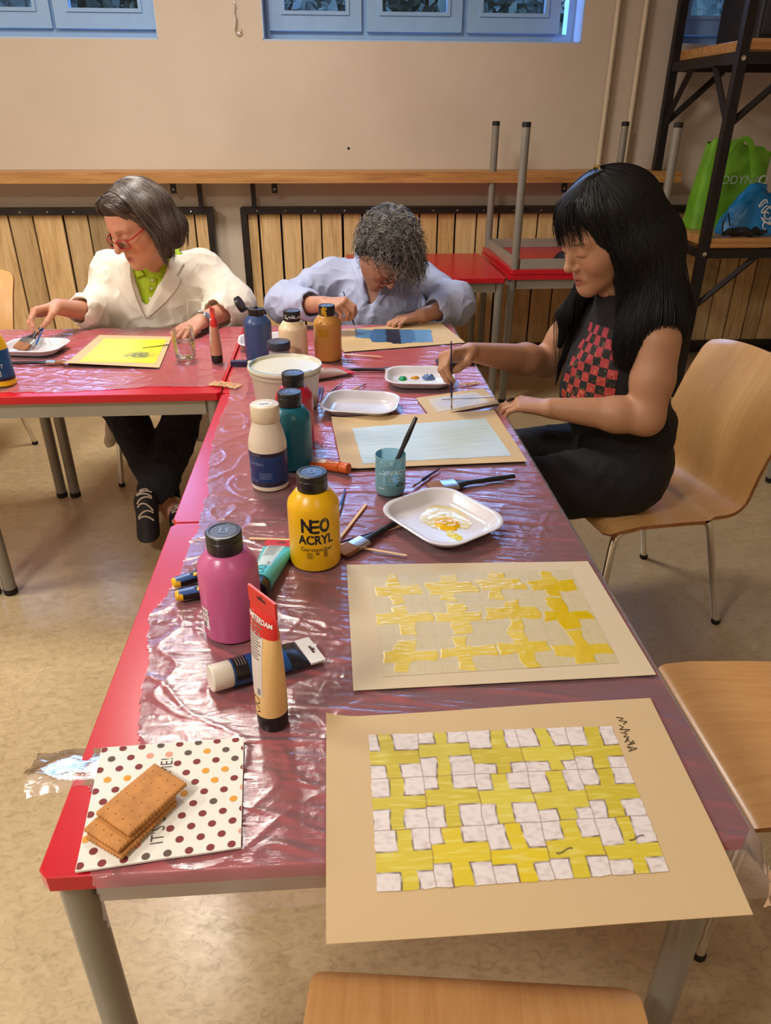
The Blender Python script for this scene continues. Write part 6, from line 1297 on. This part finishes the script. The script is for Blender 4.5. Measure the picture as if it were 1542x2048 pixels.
# hair
W=H3.W; k=H3.s; Hr=Sdf(); Hr.ell(W(0,-.020,.042),A3(.086,.106,.094)*k,H3.R,.03)
Hr.chain([W(-.06,-.02,.05),W(-.084,-.022,-.03),W(-.080,-.03,-.11),A3(1.125,1.325,.955),A3(1.075,1.325,.85)],[.045*k,.042*k,.045*k,.045,.022],.04)
Hr.chain([W(.06,-.03,.05),W(.082,-.02,-.03),W(.076,.0,-.12),A3(1.0,1.53,.96),A3(.985,1.52,.88)],[.04*k,.034*k,.030*k,.022,.008],.03)
Hr.chain([W(0,-.08,.02),W(0,-.10,-.08),A3(1.215,1.44,.98),A3(1.245,1.44,.86)],[.07*k,.075*k,.085,.05],.05); Hr.chain([W(-.05,-.07,-.05),A3(1.175,1.33,1.0),A3(1.19,1.33,.93)],[.05*k,.06,.04],.05)
Hr.chain([W(-.05,.045,.080),W(-.02,.060,.090),W(.02,.060,.090),W(.05,.045,.080)],[.018*k]*4,.02)
Hr.ell(W(.0,.112,-.010),A3(.060,.058,.090)*k,H3.R,.010,-1).ell(W(.0,.06,-.11),A3(.055,.06,.06)*k,H3.R,.010,-1)
M['hair3']=hair_mat('long_black_hair',rgb(5,4,5),rgb(14,12,12),.5); Hr.build('hair',.0045,hair_base('black_hair_mass',rgb(6,5,6),rgb(13,11,11),.8),p3); hr3=p3.children[-1]
g=np.random.default_rng(5); N=4200; th=g.uniform(0,2*PI,N); rr=g.uniform(.1,1,N)**.5; roots=np.array([W(.075*r*math.cos(a),-.015+.09*r*math.sin(a),.15-.05*r) for a,r in zip(th,rr)])
def fl3(P,i): q=H3.L(P); o=np.stack([q[:,0]*.9,np.where(q[:,1]>.05,.0,q[:,1]-.01)*.7,0*q[:,0]-.03],1)*(max(0,1-i/14)); return o@H3.R.T+A3(0,0,-.05)
paths=comb(Hr,roots,fl3,g.uniform(.009,.0215,N),32,.001+g.uniform(0,.005,N),.0016,2,.3)
q=np.stack([H3.L(paths[:,i]) for i in range(paths.shape[1])],1); bad=((np.abs(q[...,0])<.055)&(q[...,1]>.05)&(q[...,2]<.082)).any(1); paths=paths[~bad]
strands('hair_strands',paths,np.linspace(.0011,.0003,32),M['hair3'],hr3,g.beta(1.4,2.4,len(paths)))
N=300; fx=g.uniform(-.052,.052,N); s=np.linspace(0,1,16); ln=g.uniform(.055,.098,N); top=np.stack([fx*.8,.056+0*fx-8*fx*fx,.116+0*fx],1)
bl=np.stack([top[:,0:1]+(fx*.35+g.normal(size=N)*.006)[:,None]*s,top[:,1:2]+.050*np.sin(s*1.5)[None]-.9*np.abs(fx)[:,None]*.35*s+g.normal(size=N)[:,None]*.003,top[:,2:3]-ln[:,None]*s**1.5],-1)
bw=H3.C+(bl*H3.s)@H3.R.T; q=np.linspace(0,1,9)[:-1]; b0=np.stack([fx[:,None]*(.35+.45*q),-.035+(top[:,1:2]+.035)*q,.138-(.138-top[:,2:3])*q**2.2],-1); b0=H3.C+(b0*H3.s)@H3.R.T; b0=Hr.project(b0.reshape(-1,3),.0022).reshape(N,8,3); w_=np.linspace(0,1,8)[None,:,None]**3; b0=b0+(bw[:,:1]-b0[:,-1:])*w_; bw=np.concatenate([b0[:,:-1],bw],1); strands('fringe',bw,np.linspace(.0013,.0005,23),M['hair3'],hr3,g.beta(1.4,2.2,N))
b=MB(); c0=H3.W(.0,-.03,.139); b.tube([tuple(c0+H3.R@A3(x,0,z)) for x,z in ((-.012,0),(-.006,.010),(0,.004),(.006,.010),(.012,0))],.003,6); b.build('hair_clip',pm('brass_clip',rgb(196,160,96),.25,.9),p3)
# ring on the left hand
J=jl[1]; d=unit(J[1]-J[0]); c0=J[0]+d*.020; u=unit(np.cross(d,A3(0,0,1))); w=np.cross(u,d)
b=MB(); b.tube([tuple(c0+u*.0098*math.cos(a)+w*.0098*math.sin(a)) for a in np.linspace(0,2*PI,20)],.0014,6,False); rg=b.build('finger_ring',M['chrome'],p3)
b=MB(); up=w if w[2]>0 else -w; R_=Matrix((Vector(u),Vector(d),Vector(up))).transposed(); b.M=Matrix.Translation(c0+up*.0098)@R_.to_4x4()@Matrix.Diagonal((1,1.5,1,1)); b.lathe([(0,0),(.0075,0),(.0085,.0015),(.007,.004),(.003,.0048),(0,.005)],20); b.build('black_stone',pm('onyx',rgb(8,8,9),.1),rg)
place(round_brush('thin dark brush held upright over the grey smeared sheet',.194,.0030,'handlenavy'),(.645,1.372,.940),(.655,1.372,.7475))
